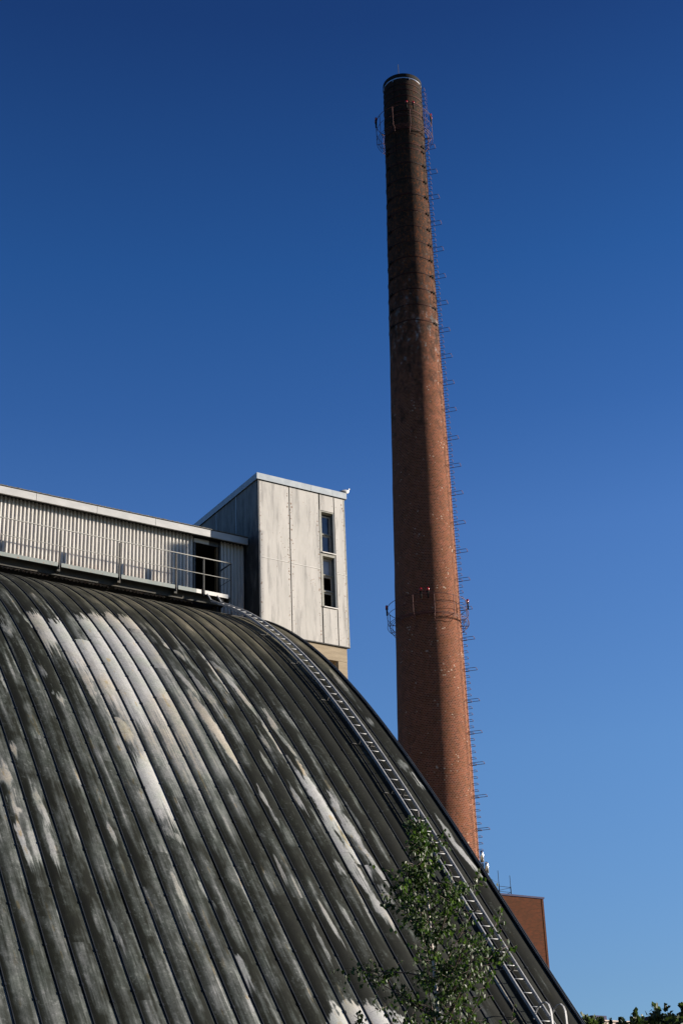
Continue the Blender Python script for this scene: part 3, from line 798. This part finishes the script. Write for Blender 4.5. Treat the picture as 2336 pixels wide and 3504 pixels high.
# ------------------------------------------------------------------ gull on the tower
def loft(sections, n=10):
    m = MB()
    for c_, d, ry, rz in sections:
        c_ = Vector(c_); d = Vector(d).normalized(); side = d.cross(Vector((0,0,1))).normalized(); up = side.cross(d)
        for k in range(n):
            t = 2*math.pi*k/n; m.v.append(tuple(c_ + side*(math.cos(t)*ry) + up*(math.sin(t)*rz)))
    for i in range(len(sections)-1):
        for k in range(n): m.f.append((i*n+k, i*n+(k+1)%n, (i+1)*n+(k+1)%n, (i+1)*n+k))
    m.f.append(tuple(range(n))[::-1]); m.f.append(tuple((len(sections)-1)*n+k for k in range(n)))
    return m
GX, GY, GZ = 27.10, 42.03, 25.82
gull = thing('gull', (GX, GY, GZ), 'white gull with grey wings sitting on the right corner of the tower roof', 'bird')
def P_(a, h, s_=0): return (GX+a, GY+s_, GZ+h)
body = loft([(P_(-.20,.085),(1,0,0),.018,.008),(P_(-.14,.092),(1,0,-.1),.035,.022),(P_(-.07,.098),(1,0,0),.052,.045),(P_(0,.10),(1,0,.05),.060,.062),
             (P_(.055,.112),(1,0,.4),.055,.062),(P_(.092,.145),(1,0,1.2),.042,.045),(P_(.105,.182),(.5,0,1.2),.029,.030),(P_(.112,.212),(.7,0,1),.026,.027),
             (P_(.128,.238),(1,0,.6),.028,.027),(P_(.148,.246),(1,0,.0),.022,.021),(P_(.163,.243),(1,0,-.2),.010,.010)], 12)
part('body', body.mesh('body', M_gullw, True), gull)
for s_ in (-1, 1):
    wg = loft([(P_(-.27,.080,s_*.012),(1,0,.1),.006,.006),(P_(-.18,.098,s_*.032),(1,0,.1),.016,.018),(P_(-.09,.115,s_*.050),(1,0,.1),.018,.036),(P_(0,.125,s_*.058),(1,0,0),.014,.040),(P_(.05,.130,s_*.050),(1,0,0),.006,.018)], 8)
    part('wing', wg.mesh('wing', M_gullg, True), gull)
    part('leg', MB().tube([P_(.0,.05,s_*.022), P_(.01,.0,s_*.024)], .004, 5).mesh('leg', M_bill), gull)
    part('eye', loft([(P_(.143,.252,s_*.020),(0,s_,0),.003,.003),(P_(.143,.252,s_*.024),(0,s_,0),.003,.003)],6).mesh('eye', M_black), gull)
part('bill', loft([(P_(.160,.243),(1,0,-.2),.007,.008),(P_(.185,.238),(1,0,-.3),.005,.006),(P_(.200,.232),(1,0,-.6),.002,.002)], 6).mesh('bill', M_bill, True), gull)

# ------------------------------------------------------------------ chimney
D_CH = 80.0
def ch_axis(z):
    a = math.radians(54.226 + (53.776-54.226)*(z-25.26)/(69.47-25.26))
    return D_CH*math.cos(a), D_CH*math.sin(a)
def ch_rad(z):
    r = 2.357-.0169*z
    if z > 64.6: r += .035*min(1, (z-64.6)/.3)
    return r
ax0, ay0 = ch_axis(0)
chim = thing('factory_chimney', (ax0, ay0, 0), 'tall tapering red brick chimney blackened by soot towards the top', 'chimney')
def ch_mat():
    m, nt, b = mat('chimney_brick', .95, 0, .1)
    uv = N(nt, 'ShaderNodeUVMap'); uv.uv_map = 'UVMap'
    br = N(nt, 'ShaderNodeTexBrick'); br.offset = .5
    br.inputs['Scale'].default_value = 1.0
    br.inputs['Brick Width'].default_value = .165; br.inputs['Row Height'].default_value = .095
    br.inputs['Mortar Size'].default_value = .013; br.inputs['Mortar Smooth'].default_value = .2
    br.inputs['Bias'].default_value = -.1
    br.inputs['Color1'].default_value = (.165,.047,.024,1); br.inputs['Color2'].default_value = (.055,.019,.012,1)
    br.inputs['Mortar'].default_value = (.22,.125,.085,1)
    L(nt, uv.outputs[0], br.inputs[0])
    sp = N(nt, 'ShaderNodeSeparateXYZ'); L(nt, uv.outputs[0], sp.inputs[0])
    z = sp.outputs[1]
    nuv = N(nt, 'ShaderNodeMapping'); nuv.inputs['Scale'].default_value = (1, .8, 1); L(nt, uv.outputs[0], nuv.inputs[0])
    n1 = noise(nt, nuv.outputs[0], .55, 6, .65)
    c = mix(nt, ramp(nt, noise(nt, nuv.outputs[0], 2.6, 5, .6), [(.35,0.),(.7,.55)]), br.outputs[0], (.105,.045,.017))
    # single pale bricks
    vo = N(nt, 'ShaderNodeTexVoronoi'); vo.inputs['Scale'].default_value = 3.4
    sc2 = N(nt, 'ShaderNodeMapping'); sc2.inputs['Scale'].default_value = (1, 1.5, 1); L(nt, uv.outputs[0], sc2.inputs[0])
    L(nt, sc2.outputs[0], vo.inputs['Vector'])
    pale = math_(nt, 'LESS_THAN', vo.outputs['Distance'], math_(nt, 'MULTIPLY', math_(nt, 'SUBTRACT', noise(nt, nuv.outputs[0], 1.1, 3), .42), .95))
    c = mix(nt, math_(nt, 'MULTIPLY', pale, .8), c, (.36,.29,.23))
    # white salts, mostly between 44 and 56 m
    bell = math_(nt, 'SUBTRACT', 1.0, math_(nt, 'DIVIDE', math_(nt, 'ABSOLUTE', math_(nt, 'SUBTRACT', z, 51.0)), 9.0), True)
    sal = math_(nt, 'ADD', math_(nt, 'MULTIPLY', bell, .20), noise(nt, nuv.outputs[0], 1.7, 7, .75))
    c = mix(nt, ramp(nt, sal, [(.72,0.),(.79,.8)]), c, (.28,.27,.265))
    # soot, growing with height
    mr = N(nt, 'ShaderNodeMapRange'); mr.inputs[1].default_value = 40; mr.inputs[2].default_value = 66
    mr.inputs[3].default_value = -.16; mr.inputs[4].default_value = .34
    L(nt, z, mr.inputs[0])
    so = math_(nt, 'ADD', mr.outputs[0], noise(nt, nuv.outputs[0], 1.5, 8, .72))
    sf = ramp(nt, so, [(.42,0.),(.60,.72),(.84,.97)])
    c = mix(nt, sf, c, mix(nt, noise(nt, nuv.outputs[0], 5, 4), (.004,.004,.0035), (.026,.023,.018)))
    # spalled orange patches inside the soot
    orr = ramp(nt, noise(nt, nuv.outputs[0], 4.0, 7, .8), [(.52,0.),(.60,.85)])
    gate = ramp(nt, mr.outputs[0], [(0,0.),(.12,1.),(.26,.9),(.34,.45)])
    c = mix(nt, math_(nt, 'MULTIPLY', orr, gate), c, (.15,.045,.012))
    L(nt, c, b.inputs['Base Color'])
    bump(nt, b, math_(nt, 'ADD', math_(nt, 'SUBTRACT', 1.0, br.outputs['Fac']), math_(nt, 'MULTIPLY', noise(nt, nuv.outputs[0], 4, 4), .8)), .55, .02)
    return m
M_ch = ch_mat()
def shaft():
    n = 96; zs = [0.0]; 
    while zs[-1] < 69.45: zs.append(min(zs[-1]+.75, 69.45))
    m = MB(); r0 = random.Random(4)
    for z in zs:
        ax, ay = ch_axis(z); wob = r0.uniform(-.008, .008)
        for k in range(n):
            t = 2*math.pi*k/n; r = ch_rad(z)+wob+.004*math.sin(5*t+z)
            m.v.append((ax+math.cos(t)*r, ay+math.sin(t)*r, z))
    for i in range(len(zs)-1):
        for k in range(n): m.f.append((i*n+k, i*n+(k+1)%n, (i+1)*n+(k+1)%n, (i+1)*n+k))
    me = m.mesh('shaft', M_ch, True)
    uvl = me.uv_layers.new(name='UVMap'); d = []
    for i in range(len(zs)-1):
        for k in range(n):
            for kk, ii in ((k,i),(k+1,i),(k+1,i+1),(k,i+1)): d += [kk/n*12.6, zs[ii]]
    uvl.data.foreach_set('uv', d)
    return me
part('shaft', shaft(), chim)
def ring_pts(z, r, n=64):
    ax, ay = ch_axis(z); return [(ax+math.cos(2*math.pi*k/n)*r, ay+math.sin(2*math.pi*k/n)*r, z) for k in range(n)]
def band(z0, z1, r0, r1, thick, name, mt, n=64):
    m = MB()
    rows = [(z0, r0), (z1, r1), (z1, r1-thick), (z0, r0-thick)]
    for z, r in rows: m.v += [tuple(p) for p in ring_pts(z, r, n)]
    for i in range(4):
        for k in range(n): m.f.append((i*n+k, i*n+(k+1)%n, ((i+1)%4)*n+(k+1)%n, ((i+1)%4)*n+k))
    return m.mesh(name, mt, False)
part('cap', band(69.45, 69.72, 1.27, 1.255, .45, 'cap', M_blackiron), chim)
cm = MB()
part('cap_ring', band(69.36, 69.43, 1.235, 1.24, .05, 'cap_ring', M_inox), chim)
CAMAZ = math.atan2(-ay0, -ax0)
def dirp(phi): return CAMAZ + math.radians(phi)      # phi > 0 : to the right as seen from the camera
for ph in (22, -28, 70, -75):
    t = dirp(ph); ax, ay = ch_axis(69.3)
    part('ring_clip', MB().bar((ax+math.cos(t)*1.24, ay+math.sin(t)*1.24, 69.40), (ax+math.cos(t)*1.24, ay+math.sin(t)*1.24, 69.20), .07, .02).mesh('ring_clip', M_inox), chim)
BZ = [68.9, 68.45, 67.95, 67.45, 66.75, 66.32, 65.3, 64.11, 63.7, 62.6, 61.36, 60.17, 58.91, 57.72, 56.57, 55.44, 54.27, 53.13, 52.0, 50.89]
for i, z in enumerate(BZ):
    r = ch_rad(z)+.022
    h = .045 if z > 59 else .026
    bo = part('iron_band', band(z-h, z+h, r, r, .03, 'iron_band', M_band), chim)
    if i > 6:
        for ph in (58, -57, 160):
            t = dirp(ph); ax, ay = ch_axis(z); rr = r+.04
            c_ = Vector((ax+math.cos(t)*rr, ay+math.sin(t)*rr, z)); tg = Vector((-math.sin(t), math.cos(t), 0))
            cl = MB()
            for s_ in (-1, 1): cl.bar(c_+tg*(s_*.09)+Vector((0,0,.10)), c_+tg*(s_*.09)-Vector((0,0,.10)), .05, .05)
            cl.bar(c_-tg*.16, c_+tg*.16, .03, .03)
            part('band_clamp', cl.mesh('band_clamp', M_blackiron), bo)
# lightning rods and cable
ax, ay = ch_axis(70)
t = dirp(178)
t = dirp(-172)
part('lightning_rod', MB().tube([(ax+math.cos(t)*1.2, ay+math.sin(t)*1.2, 69.6), (ax+math.cos(t)*1.2, ay+math.sin(t)*1.2, 72.6)], .020, 5).mesh('lightning_rod', M_rail), chim)
def down(ph, z0, z1, off, r, nm, mt):
    pts = []
    z = z1
    while z > z0:
        t = dirp(ph); ax, ay = ch_axis(z); rr = ch_rad(z)+off; pts.append((ax+math.cos(t)*rr, ay+math.sin(t)*rr, z)); z -= 1.0
    part(nm, MB().tube(pts, r, 5).mesh(nm, mt), chim)
down(-26, 62, 69.3, .03, .012, 'cable', M_blackiron)
down(60, 4, 66, .05, .012, 'cable', M_rust)
# step irons and safety hoops
HZ = [64.4, 62.45, 60.5, 58.51, 56.56, 54.58, 52.66, 50.74, 48.92, 47.1, 45.28, 43.41, 41.62, 39.86, 38.0, 36.25, 34.53, 32.8, 31.04, 29.26, 27.51, 25.74, 24.04, 22.29, 20.56, 18.85]
PHL = 79
def u_iron(dep, w, r):
    return MB().tube([(-.05, -w/2, 0), (dep-.03, -w/2, 0), (dep, -w/2+.03, 0), (dep, w/2-.03, 0), (dep-.03, w/2, 0), (-.05, w/2, 0)], r, 5)
step_me = u_iron(.24, .34, .014).mesh('step_iron', M_rust)
hoop_me = u_iron(.66, .44, .015).mesh('safety_hoop', M_rust)
def put(name, me, z):
    t = dirp(PHL); ax, ay = ch_axis(z); r = ch_rad(z)
    part(name, me, chim, (ax+math.cos(t)*r, ay+math.sin(t)*r, z), t)
for i in range(len(HZ)-1):
    put('safety_hoop', hoop_me, HZ[i])
    for j in range(5):
        put('step_iron', step_me, HZ[i] + (HZ[i+1]-HZ[i])*(j+.12)/5)
z = 69.1
top_rungs = []
while z > 64.6: put('step_iron', step_me, z); z -= .38
down(PHL-7, 18, 65, .04, .010, 'cable', M_blackiron)
down(PHL+8, 64.6, 69.0, .30, .010, 'guard_rod', M_rust)
# two ring balconies
def balcony(zf, zt, rr, npost, lamps, sh):
    rc = ch_rad(zf)
    fl = MB()
    for r in (rr, rr-.13, rr-.26): fl.tube(ring_pts(zf, r), .016, 5, closed=True)
    b0 = part('balcony', fl.mesh('balcony', M_rust, True), chim)
    part('handrail', MB().tube(ring_pts(zt, rr), .018, 5, closed=True).mesh('handrail', M_rust, True), b0)
    part('mid_rail', MB().tube(ring_pts((zt+zf)/2+.05, rr), .014, 5, closed=True).mesh('mid_rail', M_rust, True), b0)
    ax, ay = ch_axis(zf)
    for k in range(npost):
        t = dirp(360.0*k/npost + sh); c_, s_ = math.cos(t), math.sin(t)
        m = MB().tube([(ax+c_*rr, ay+s_*rr, zt), (ax+c_*rr, ay+s_*rr, zf+.06), (ax+c_*(rr-.03), ay+s_*(rr-.03), zf), (ax+c_*(rc-.03), ay+s_*(rc-.03), zf)], .018, 5)
        m.tube([(ax+c_*(rr-.05), ay+s_*(rr-.05), zf), (ax+c_*(rr-.28), ay+s_*(rr-.28), zf-.33), (ax+c_*(rc-.02), ay+s_*(rc-.02), zf-.38)], .016, 5)
        part('post', m.mesh('post', M_rust, True), b0)
    for ph in lamps:
        t = dirp(ph); c_, s_ = math.cos(t), math.sin(t); cx, cy = ax+c_*rr, ay+s_*rr
        hs = MB().tube([(cx, cy, zt-.30), (cx, cy, zt+.10)], .045, 8).tube([(cx, cy, zt+.06), (cx, cy, zt+.12)], .075, 10)
        part('lamp_bracket', hs.mesh('lamp_bracket', M_blackiron, True), b0)
        gl = MB().tube([(cx, cy, zt+.12), (cx, cy, zt+.24), (cx, cy, zt+.30), (cx, cy, zt+.33)], [.075, .078, .055, .01], 10)
        part('lamp_glass', gl.mesh('lamp_glass', M_red, True), b0)
balcony(32.05, 33.12, 2.24, 12, (-8, 2, 86, -92, 176), 10)
balcony(65.25, 66.75, 1.78, 10, (8, 22, 80, 90, -80, -88), 14)

# ------------------------------------------------------------------ steel flues beside the chimney foot
for i, (fx, fy, zt, r) in enumerate(((42.38, 55.72, 17.28, .085), (42.52, 55.60, 16.78, .085))):
    fo = thing('metal_flue', (fx, fy, 0), ('taller shiny metal flue pipe close against the chimney foot', 'shorter shiny metal flue pipe, right of the taller one by the chimney foot')[i], 'flue pipe', 'metal flues behind the hall')
    part('pipe', MB().tube([(fx, fy, 0), (fx, fy, zt-.55)], r*.8, 16).mesh('pipe', M_zinc, True), fo)
    part('cowl', MB().tube([(fx, fy, zt-.50), (fx, fy, zt-.08), (fx, fy, zt)], [r, r, r*.55], 16).mesh('cowl', M_inox, True), fo)

# ------------------------------------------------------------------ brick building behind, right
def brick2():
    m, nt, b = mat('brown_red_brickwork', .95, 0, .1)
    ge = N(nt, 'ShaderNodeNewGeometry'); sp = N(nt, 'ShaderNodeSeparateXYZ'); L(nt, ge.outputs['Position'], sp.inputs[0])
    cb = N(nt, 'ShaderNodeCombineXYZ'); L(nt, math_(nt, 'ADD', sp.outputs[0], sp.outputs[1]), cb.inputs[0]); L(nt, sp.outputs[2], cb.inputs[1])
    br = N(nt, 'ShaderNodeTexBrick'); br.inputs['Scale'].default_value = 1
    br.inputs['Brick Width'].default_value = .27; br.inputs['Row Height'].default_value = .095
    br.inputs['Mortar Size'].default_value = .013
    br.inputs['Color1'].default_value = (.098,.028,.012,1); br.inputs['Color2'].default_value = (.052,.018,.009,1)
    br.inputs['Mortar'].default_value = (.085,.036,.018,1)
    L(nt, cb.outputs[0], br.inputs[0])
    c = mix(nt, ramp(nt, noise(nt, pos(nt), .8, 6, .7), [(.4,0.),(.65,.55)]), br.outputs[0], (.050,.022,.010))
    L(nt, c, b.inputs['Base Color']); bump(nt, b, br.outputs['Fac'], -.4, .015); return m
M_b2 = brick2()
bb = thing('brick_building', (66, 97, 0), 'plain reddish brown brick block behind the foot of the hall roof', 'building')
part('wall', MB().box(56, 73.77, 90, 104, 0, 23.86).mesh('wall', M_b2), bb)
part('coping', MB().box(55.93, 73.86, 89.93, 104.07, 23.862, 23.99).mesh('coping', M_purple), bb)
part('pilaster_strip', MB().box(73.62, 73.79, 89.975, 90.1, 0, 23.858).mesh('pilaster_strip', M_b2), bb)
ms = thing('rooftop_mast', (70.6, 90.4, 24), 'thin steel frame with two upright rods on the brick block roof', 'mast')
part('upright', MB().tube([(70.12,90.4,23.99),(70.12,90.4,24.75)], .035, 6).tube([(70.12,90.4,24.75),(70.12,90.4,25.73)], .02, 5).mesh('upright', M_blackiron), ms)
part('upright', MB().tube([(71.18,90.4,23.99),(71.18,90.4,24.65)], .035, 6).tube([(71.18,90.4,24.65),(71.18,90.4,25.46)], .02, 5).mesh('upright', M_blackiron), ms)
for a, b_ in (((70.12,24.60),(71.18,24.58)), ((70.12,24.22),(71.18,24.22))):
    part('crossbar', MB().tube([(a[0],90.4,a[1]),(b_[0],90.4,b_[1])], .018, 5).mesh('crossbar', M_blackiron), ms)
part('brace', MB().tube([(69.3,90.45,24.1),(71.18,90.42,24.56)], .016, 5).mesh('brace', M_blackiron), ms)
part('brace', MB().tube([(70.30,91.2,23.99),(71.18,90.42,24.20)], .016, 5).mesh('brace', M_blackiron), ms)

# ------------------------------------------------------------------ far low building
M_beige = worn('pinkish_beige_render', (.50,.40,.34), (.44,.36,.31), .8, .85)
fb = thing('low_beige_building', (72, 86, 0), 'long low pinkish beige building half hidden by the far trees', 'building')
part('wall', MB().box(66, 76.2, 82, 92, 0, 14.16).mesh('wall', M_beige), fb)
part('roof_edge', MB().box(65.9, 76.3, 81.9, 92.1, 14.163, 14.25).mesh('roof_edge', M_beige), fb)
part('roof_hatch', MB().box(71.0, 72.25, 82.6, 84, 14.252, 14.62).mesh('roof_hatch', M_purple), fb)
pb = thing('dark_blue_roofed_building', (80, 86, 0), 'low building with dark blue roof edge at the right end of the beige one', 'building')
part('wall', MB().box(76.4, 92, 82.5, 92, 0, 13.7).mesh('wall', M_beige), pb)
part('roof_edge', MB().box(76.35, 92.1, 82.4, 92.1, 13.703, 14.0).mesh('roof_edge', M_purple), pb)
part('roof_box', MB().box(77.3, 79.6, 83.4, 85.4, 14.003, 14.95).mesh('roof_box', M_purple), pb)

# ------------------------------------------------------------------ trees
def leaf_mat(name, c1, c2, trans=.35):
    m, nt, b = mat(name, .5, 0, .35)
    oi = N(nt, 'ShaderNodeObjectInfo')
    p = pos(nt)
    f = math_(nt, 'ADD', math_(nt, 'MULTIPLY', noise(nt, p, 9, 2), .8), math_(nt, 'MULTIPLY', math_(nt, 'SUBTRACT', oi.outputs['Random'], .5), .3))
    c = ramp(nt, f, [(.25, c1), (.5, c2), (.68, tuple(q*1.5 for q in c2))])
    L(nt, c, b.inputs['Base Color'])
    tr = N(nt, 'ShaderNodeBsdfTranslucent'); mx = N(nt, 'ShaderNodeMixShader'); mx.inputs[0].default_value = trans
    L(nt, mix(nt, .6, c, (.9,1.0,.35), 'MULTIPLY'), tr.inputs[0])
    out = [n for n in nt.nodes if n.type == 'OUTPUT_MATERIAL'][0]
    L(nt, b.outputs[0], mx.inputs[1]); L(nt, tr.outputs[0], mx.inputs[2]); L(nt, mx.outputs[0], out.inputs[0])
    return m
M_leaf = leaf_mat('birch_leaf', (.023,.048,.009), (.062,.106,.022), .38)
M_leaf2 = leaf_mat('far_leaves', (.03,.05,.018), (.06,.09,.03), .3)

LEAF = [(0,0,0),(.32,.38,.06),(.30,.62,.05),(0,1.0,-.03),(-.30,.62,.05),(-.32,.38,.06),(0,.45,-.04)]
LEAFF = [(0,1,6),(1,2,6),(2,3,6),(3,4,6),(4,5,6),(5,0,6)]
leaf_me = MB(); leaf_me.add(LEAF, LEAFF)
leaf_me = leaf_me.mesh('leaf', M_leaf)
def rand_leaf_matrix(r, p, size):
    # hanging leaves: tip mostly downwards, any heading
    yaw = r.uniform(0, 2*math.pi); drop = r.gauss(-1.0, .45); roll = r.gauss(0, .7)
    R = Matrix.Rotation(yaw, 4, 'Z') @ Matrix.Rotation(drop, 4, 'X') @ Matrix.Rotation(roll, 4, 'Y')
    return Matrix.Translation(p) @ R @ Matrix.Diagonal((size*.95, size, size, 1))

birch = thing('birch_sapling', (10.43, 14.67, 0), 'young slender birch with small green leaves in front of the roof ladder', 'tree')
BT = [Vector((10.44,14.665,0)), Vector((10.43,14.67,1.5)), Vector((10.42,14.68,2.8)), Vector((10.408,14.686,3.74)), Vector((10.381,14.705,4.65)), Vector((10.362,14.718,5.49)), Vector((10.335,14.737,5.95)), Vector((10.33,14.74,6.15))]
def b_at(z):
    for i in range(len(BT)-1):
        if BT[i].z <= z <= BT[i+1].z: return BT[i].lerp(BT[i+1], (z-BT[i].z)/(BT[i+1].z-BT[i].z))
    return BT[-1]
part('trunk', MB().tube(BT, [.045,.038,.030,.022,.015,.009,.005,.003], 8).mesh('trunk', M_bark, True), birch)
rb = random.Random(21)
RIGHT = Vector((.8425, -.5387, 0)); FWD = Vector((.5387, .8425, 0))
leaves = []
def prof_len(z):
    return float(np.interp(z, [1.6, 2.4, 3.6, 4.4, 4.9, 5.3, 5.7, 6.1], [.9, 1.25, 1.35, 1.22, .92, .58, .34, .12]))
nb = 0
z = 1.9
specials = [(4.42, -1, .98, .34), (4.45, 1, .90, .30), (4.0, -1, .95, .40), (4.25, 1, 1.0, .55), (5.15, -1, .42, .55), (4.9, 1, .50, .7)]
cands = [(z0, rb.uniform(0, 2*math.pi), prof_len(z0)*rb.uniform(.60, 1.0), rb.uniform(.45, .9)) for z0 in np.linspace(1.9, 5.95, 60)]
for (z0, sg, ln, el) in specials: cands.append((z0, 'R' if sg > 0 else 'L', ln, el))
for (z0, az_, ln, el) in cands:
    z0 = float(z0) - .35*ln*.6
    p0 = b_at(max(z0, 1.3))
    if az_ == 'R': h = RIGHT
    elif az_ == 'L': h = -RIGHT
    else: h = RIGHT*math.cos(az_) + FWD*math.sin(az_)
    d = (h*math.cos(el) + Vector((0,0,math.sin(el)))).normalized()
    pts = [p0]; n = 6
    for i in range(n):
        d = (d + Vector((rb.gauss(0,.07), rb.gauss(0,.07), rb.gauss(.015,.05)))).normalized()
        pts.append(pts[-1] + d*ln/n)
    m = MB().tube(pts, [.009*ln*(1-i/(n+1))+.0015 for i in range(n+1)], 5)
    for i in range(1, n+1):
        for q in range(3 if i < n else 3):
            td = (d*rb.uniform(.2,.9) + Vector((rb.gauss(0,.75), rb.gauss(0,.75), rb.gauss(.0,.5)))).normalized()
            tl = rb.uniform(.10, .30)*(.6+.6*ln)
            s0 = pts[i].lerp(pts[i-1], rb.random()); tp = [s0]
            for k in range(3): tp.append(tp[-1] + td*tl/3 + Vector((0,0,-.006*k)))
            m.tube(tp, [.0022,.0018,.0014,.001], 3)
            for k in range(rb.randint(4, 9)):
                t_ = rb.uniform(.1, 1.0); b0 = s0.lerp(tp[-1], t_)
                leaves.append((b0 + Vector((rb.gauss(0,.016), rb.gauss(0,.016), rb.gauss(0,.012))), rb.uniform(.044, .066)))
    part('branch', m.mesh('branch', M_twig, True), birch)
camp = Vector((0,0,1.6))
leaves = [l for l in leaves if l[0].z > 1.0]
order = sorted(range(len(leaves)), key=lambda i: -(leaves[i][1]/(leaves[i][0]-camp).length if leaves[i][0].z > 3.7 else 0))
stf = MB()
for n, i in enumerate(order):
    p, sz = leaves[i]; Mx = rand_leaf_matrix(rb, p, sz)
    if n < 295:
        o = bpy.data.objects.new('leaf', leaf_me); COL.objects.link(o); o.parent = birch
        o.matrix_local = Matrix.Translation(-WL[birch.name]) @ Mx
    else:
        stf.add([Mx @ Vector(v) for v in LEAF], LEAFF)
part('foliage', stf.mesh('foliage', M_leaf), birch, stuff=True)

def far_tree(name, x, y, h, crown, lab, seed, nl=1500, spire=False, cz=None, sz=(.14,.30), grp='trees far behind the hall'):
    """crown: list of (dx, dy, dz_center, rx, rz) clumps"""
    r = random.Random(seed)
    t = thing(name, (x, y, 0), lab, 'tree', grp)
    part('trunk', MB().tube([(x,y,0),(x+.1,y,h*.5),(x,y,h*.93)], [.22,.14,.03], 8).mesh('trunk', M_twig, True), t)
    lm = MB(); limb = MB()
    tot = sum(c_[3]*c_[3]*c_[4] for c_ in crown)
    for (dx, dy, zc, rx, rz) in crown:
        c0 = Vector((x+dx, y+dy, zc))
        limb.tube([(x, y, max(zc-rz*1.4, h*.3)), (x+dx*.6, y+dy*.6, zc-rz*.5), c0], [.07,.05,.02], 5)
        k = int(nl*(rx*rx*rz)/tot)+220
        sub = [Vector((r.uniform(-.75,.75)*rx, r.uniform(-.75,.75)*rx, r.uniform(-.8,.75)*rz)) for _ in range(14)]
        for _ in range(k):
            s_ = sub[r.randrange(14)]
            p = c0 + s_ + Vector((r.gauss(0,.16)*rx, r.gauss(0,.16)*rx, r.gauss(0,.16)*rz))
            size = r.uniform(*sz)
            R = Matrix.Rotation(r.uniform(0,6.28), 4, 'Z') @ Matrix.Rotation(r.uniform(-1.4,1.4), 4, 'X') @ Matrix.Rotation(r.uniform(-1.2,1.2), 4, 'Y')
            Mx = Matrix.Translation(p) @ R @ Matrix.Diagonal((size, size, size, 1))
            lm.add([Mx @ Vector(v) for v in ((-.4,0,0),(.4,.1,0),(.15,1,.1),(-.35,.8,0))], [(0,1,2,3)])
    part('limbs', limb.mesh('limbs', M_twig, True), t)
    part('crown', lm.mesh('crown', M_leaf2), t)
def ground_at(px, py, dist):
    d = Mc @ Vector(((px-1168)/5300, -(py-1752)/5300, -1)); k = dist/math.hypot(d.x, d.y)
    return d.x*k, d.y*k, 1.6+d.z*k
TR = [(2008, 3470, 76, 1.0, .8, 'leftmost far tree top beside the foot of the hall roof', 'c'),
      (2082, 3478, 78, .45, .55, 'thin wispy tree top sticking up over the beige roof', 'w'),
      (2140, 3482, 77, .7, .7, 'small dense round tree top in the middle of the far row', 'c'),
      (2174, 3467, 76, .30, 1.0, 'slim upright tree top like a finger in the far row', 's'),
      (2196, 3484, 77, .30, .6, 'short slim tree top just right of the finger-shaped one', 's'),
      (2290, 3448, 70, 1.6, 1.4, 'largest far tree with ragged crown at the right picture edge', 'b')]
for i, (px, py, dist, rx, rz, lab, kd) in enumerate(TR):
    x, y, zt = ground_at(px, py, dist); zt += (.30 if kd == 'b' else -.05)
    R3 = RIGHT
    if kd == 'b':
        crown = [(0,0,zt-1.7,1.7,1.3), (R3.x*.75, R3.y*.75, zt-.75, .55,.75), (-R3.x*.55, -R3.y*.55, zt-.75, .5,.6), (R3.x*1.6,R3.y*1.6,zt-1.1,.7,1.1), (R3.x*.3,R3.y*.3,zt-4.2,2.4,2.0), (R3.x*2.4,R3.y*2.4,zt-2.4,1.6,1.8), (-R3.x*1.0,-R3.y*1.0,zt-2.1,.8,.8)]
    elif kd == 'c':
        crown = [(0,0,zt-rz*.7,rx*.5,rz*.6), (R3.x*rx*.6,R3.y*rx*.6,zt-rz*1.2,rx*.6,rz*.6), (-R3.x*rx*.7,-R3.y*rx*.7,zt-rz*1.3,rx*.6,rz*.6), (0,0,zt-3.2,1.5,1.8)]
    elif kd == 's':
        crown = [(0,0,zt-rz*.7,rx*.55,rz*.7), (R3.x*.12,R3.y*.12,zt-rz*1.8,rx*.75,rz*.8), (0,0,zt-3.6,.9,1.6)]
    else:
        crown = [(-R3.x*.45,-R3.y*.45,zt-.25,.18,.22), (R3.x*.55,R3.y*.55,zt-.2,.14,.2), (R3.x*.05,R3.y*.05,zt-.35,.05,.35), (0,0,zt-1.3,.8,.5), (0,0,zt-3,1.3,1.3)]
    far_tree('broadleaf_tree', x, y, zt, crown, lab, 50+i, nl=9000 if kd == 'b' else 3000, sz=(.13,.27) if kd != 'w' else (.08,.16))

# added unseen pipe to the right, made up to cast the shadow beside the gallery door
su = Vector((math.sin(-SUN_AZ), math.cos(SUN_AZ), 0)); sw = Vector((math.cos(SUN_AZ), math.sin(SUN_AZ), 0))
_s0 = Vector((20.80, 43.0, 0)); dc = _s0 + sw*21.0
fo = thing('added_shadow_flue', tuple(dc), 'added slim pipe beyond the hall gable, out of view, to cast the shadow beside the gallery door', 'flue pipe')
part('pipe', MB().tube([dc, dc+Vector((0,0,27.72))], .17, 20).mesh('pipe', M_zinc, True), fo)
part('cowl', MB().tube([dc+Vector((0,0,27.722)), dc+Vector((0,0,27.80))], .185, 20).mesh('cowl', M_zinc, False), fo)
for zc in (6, 12, 18, 24):
    part('collar', MB().tube([dc+Vector((0,0,zc)), dc+Vector((0,0,zc+.12))], .195, 20).mesh('collar', M_rail, False), fo)
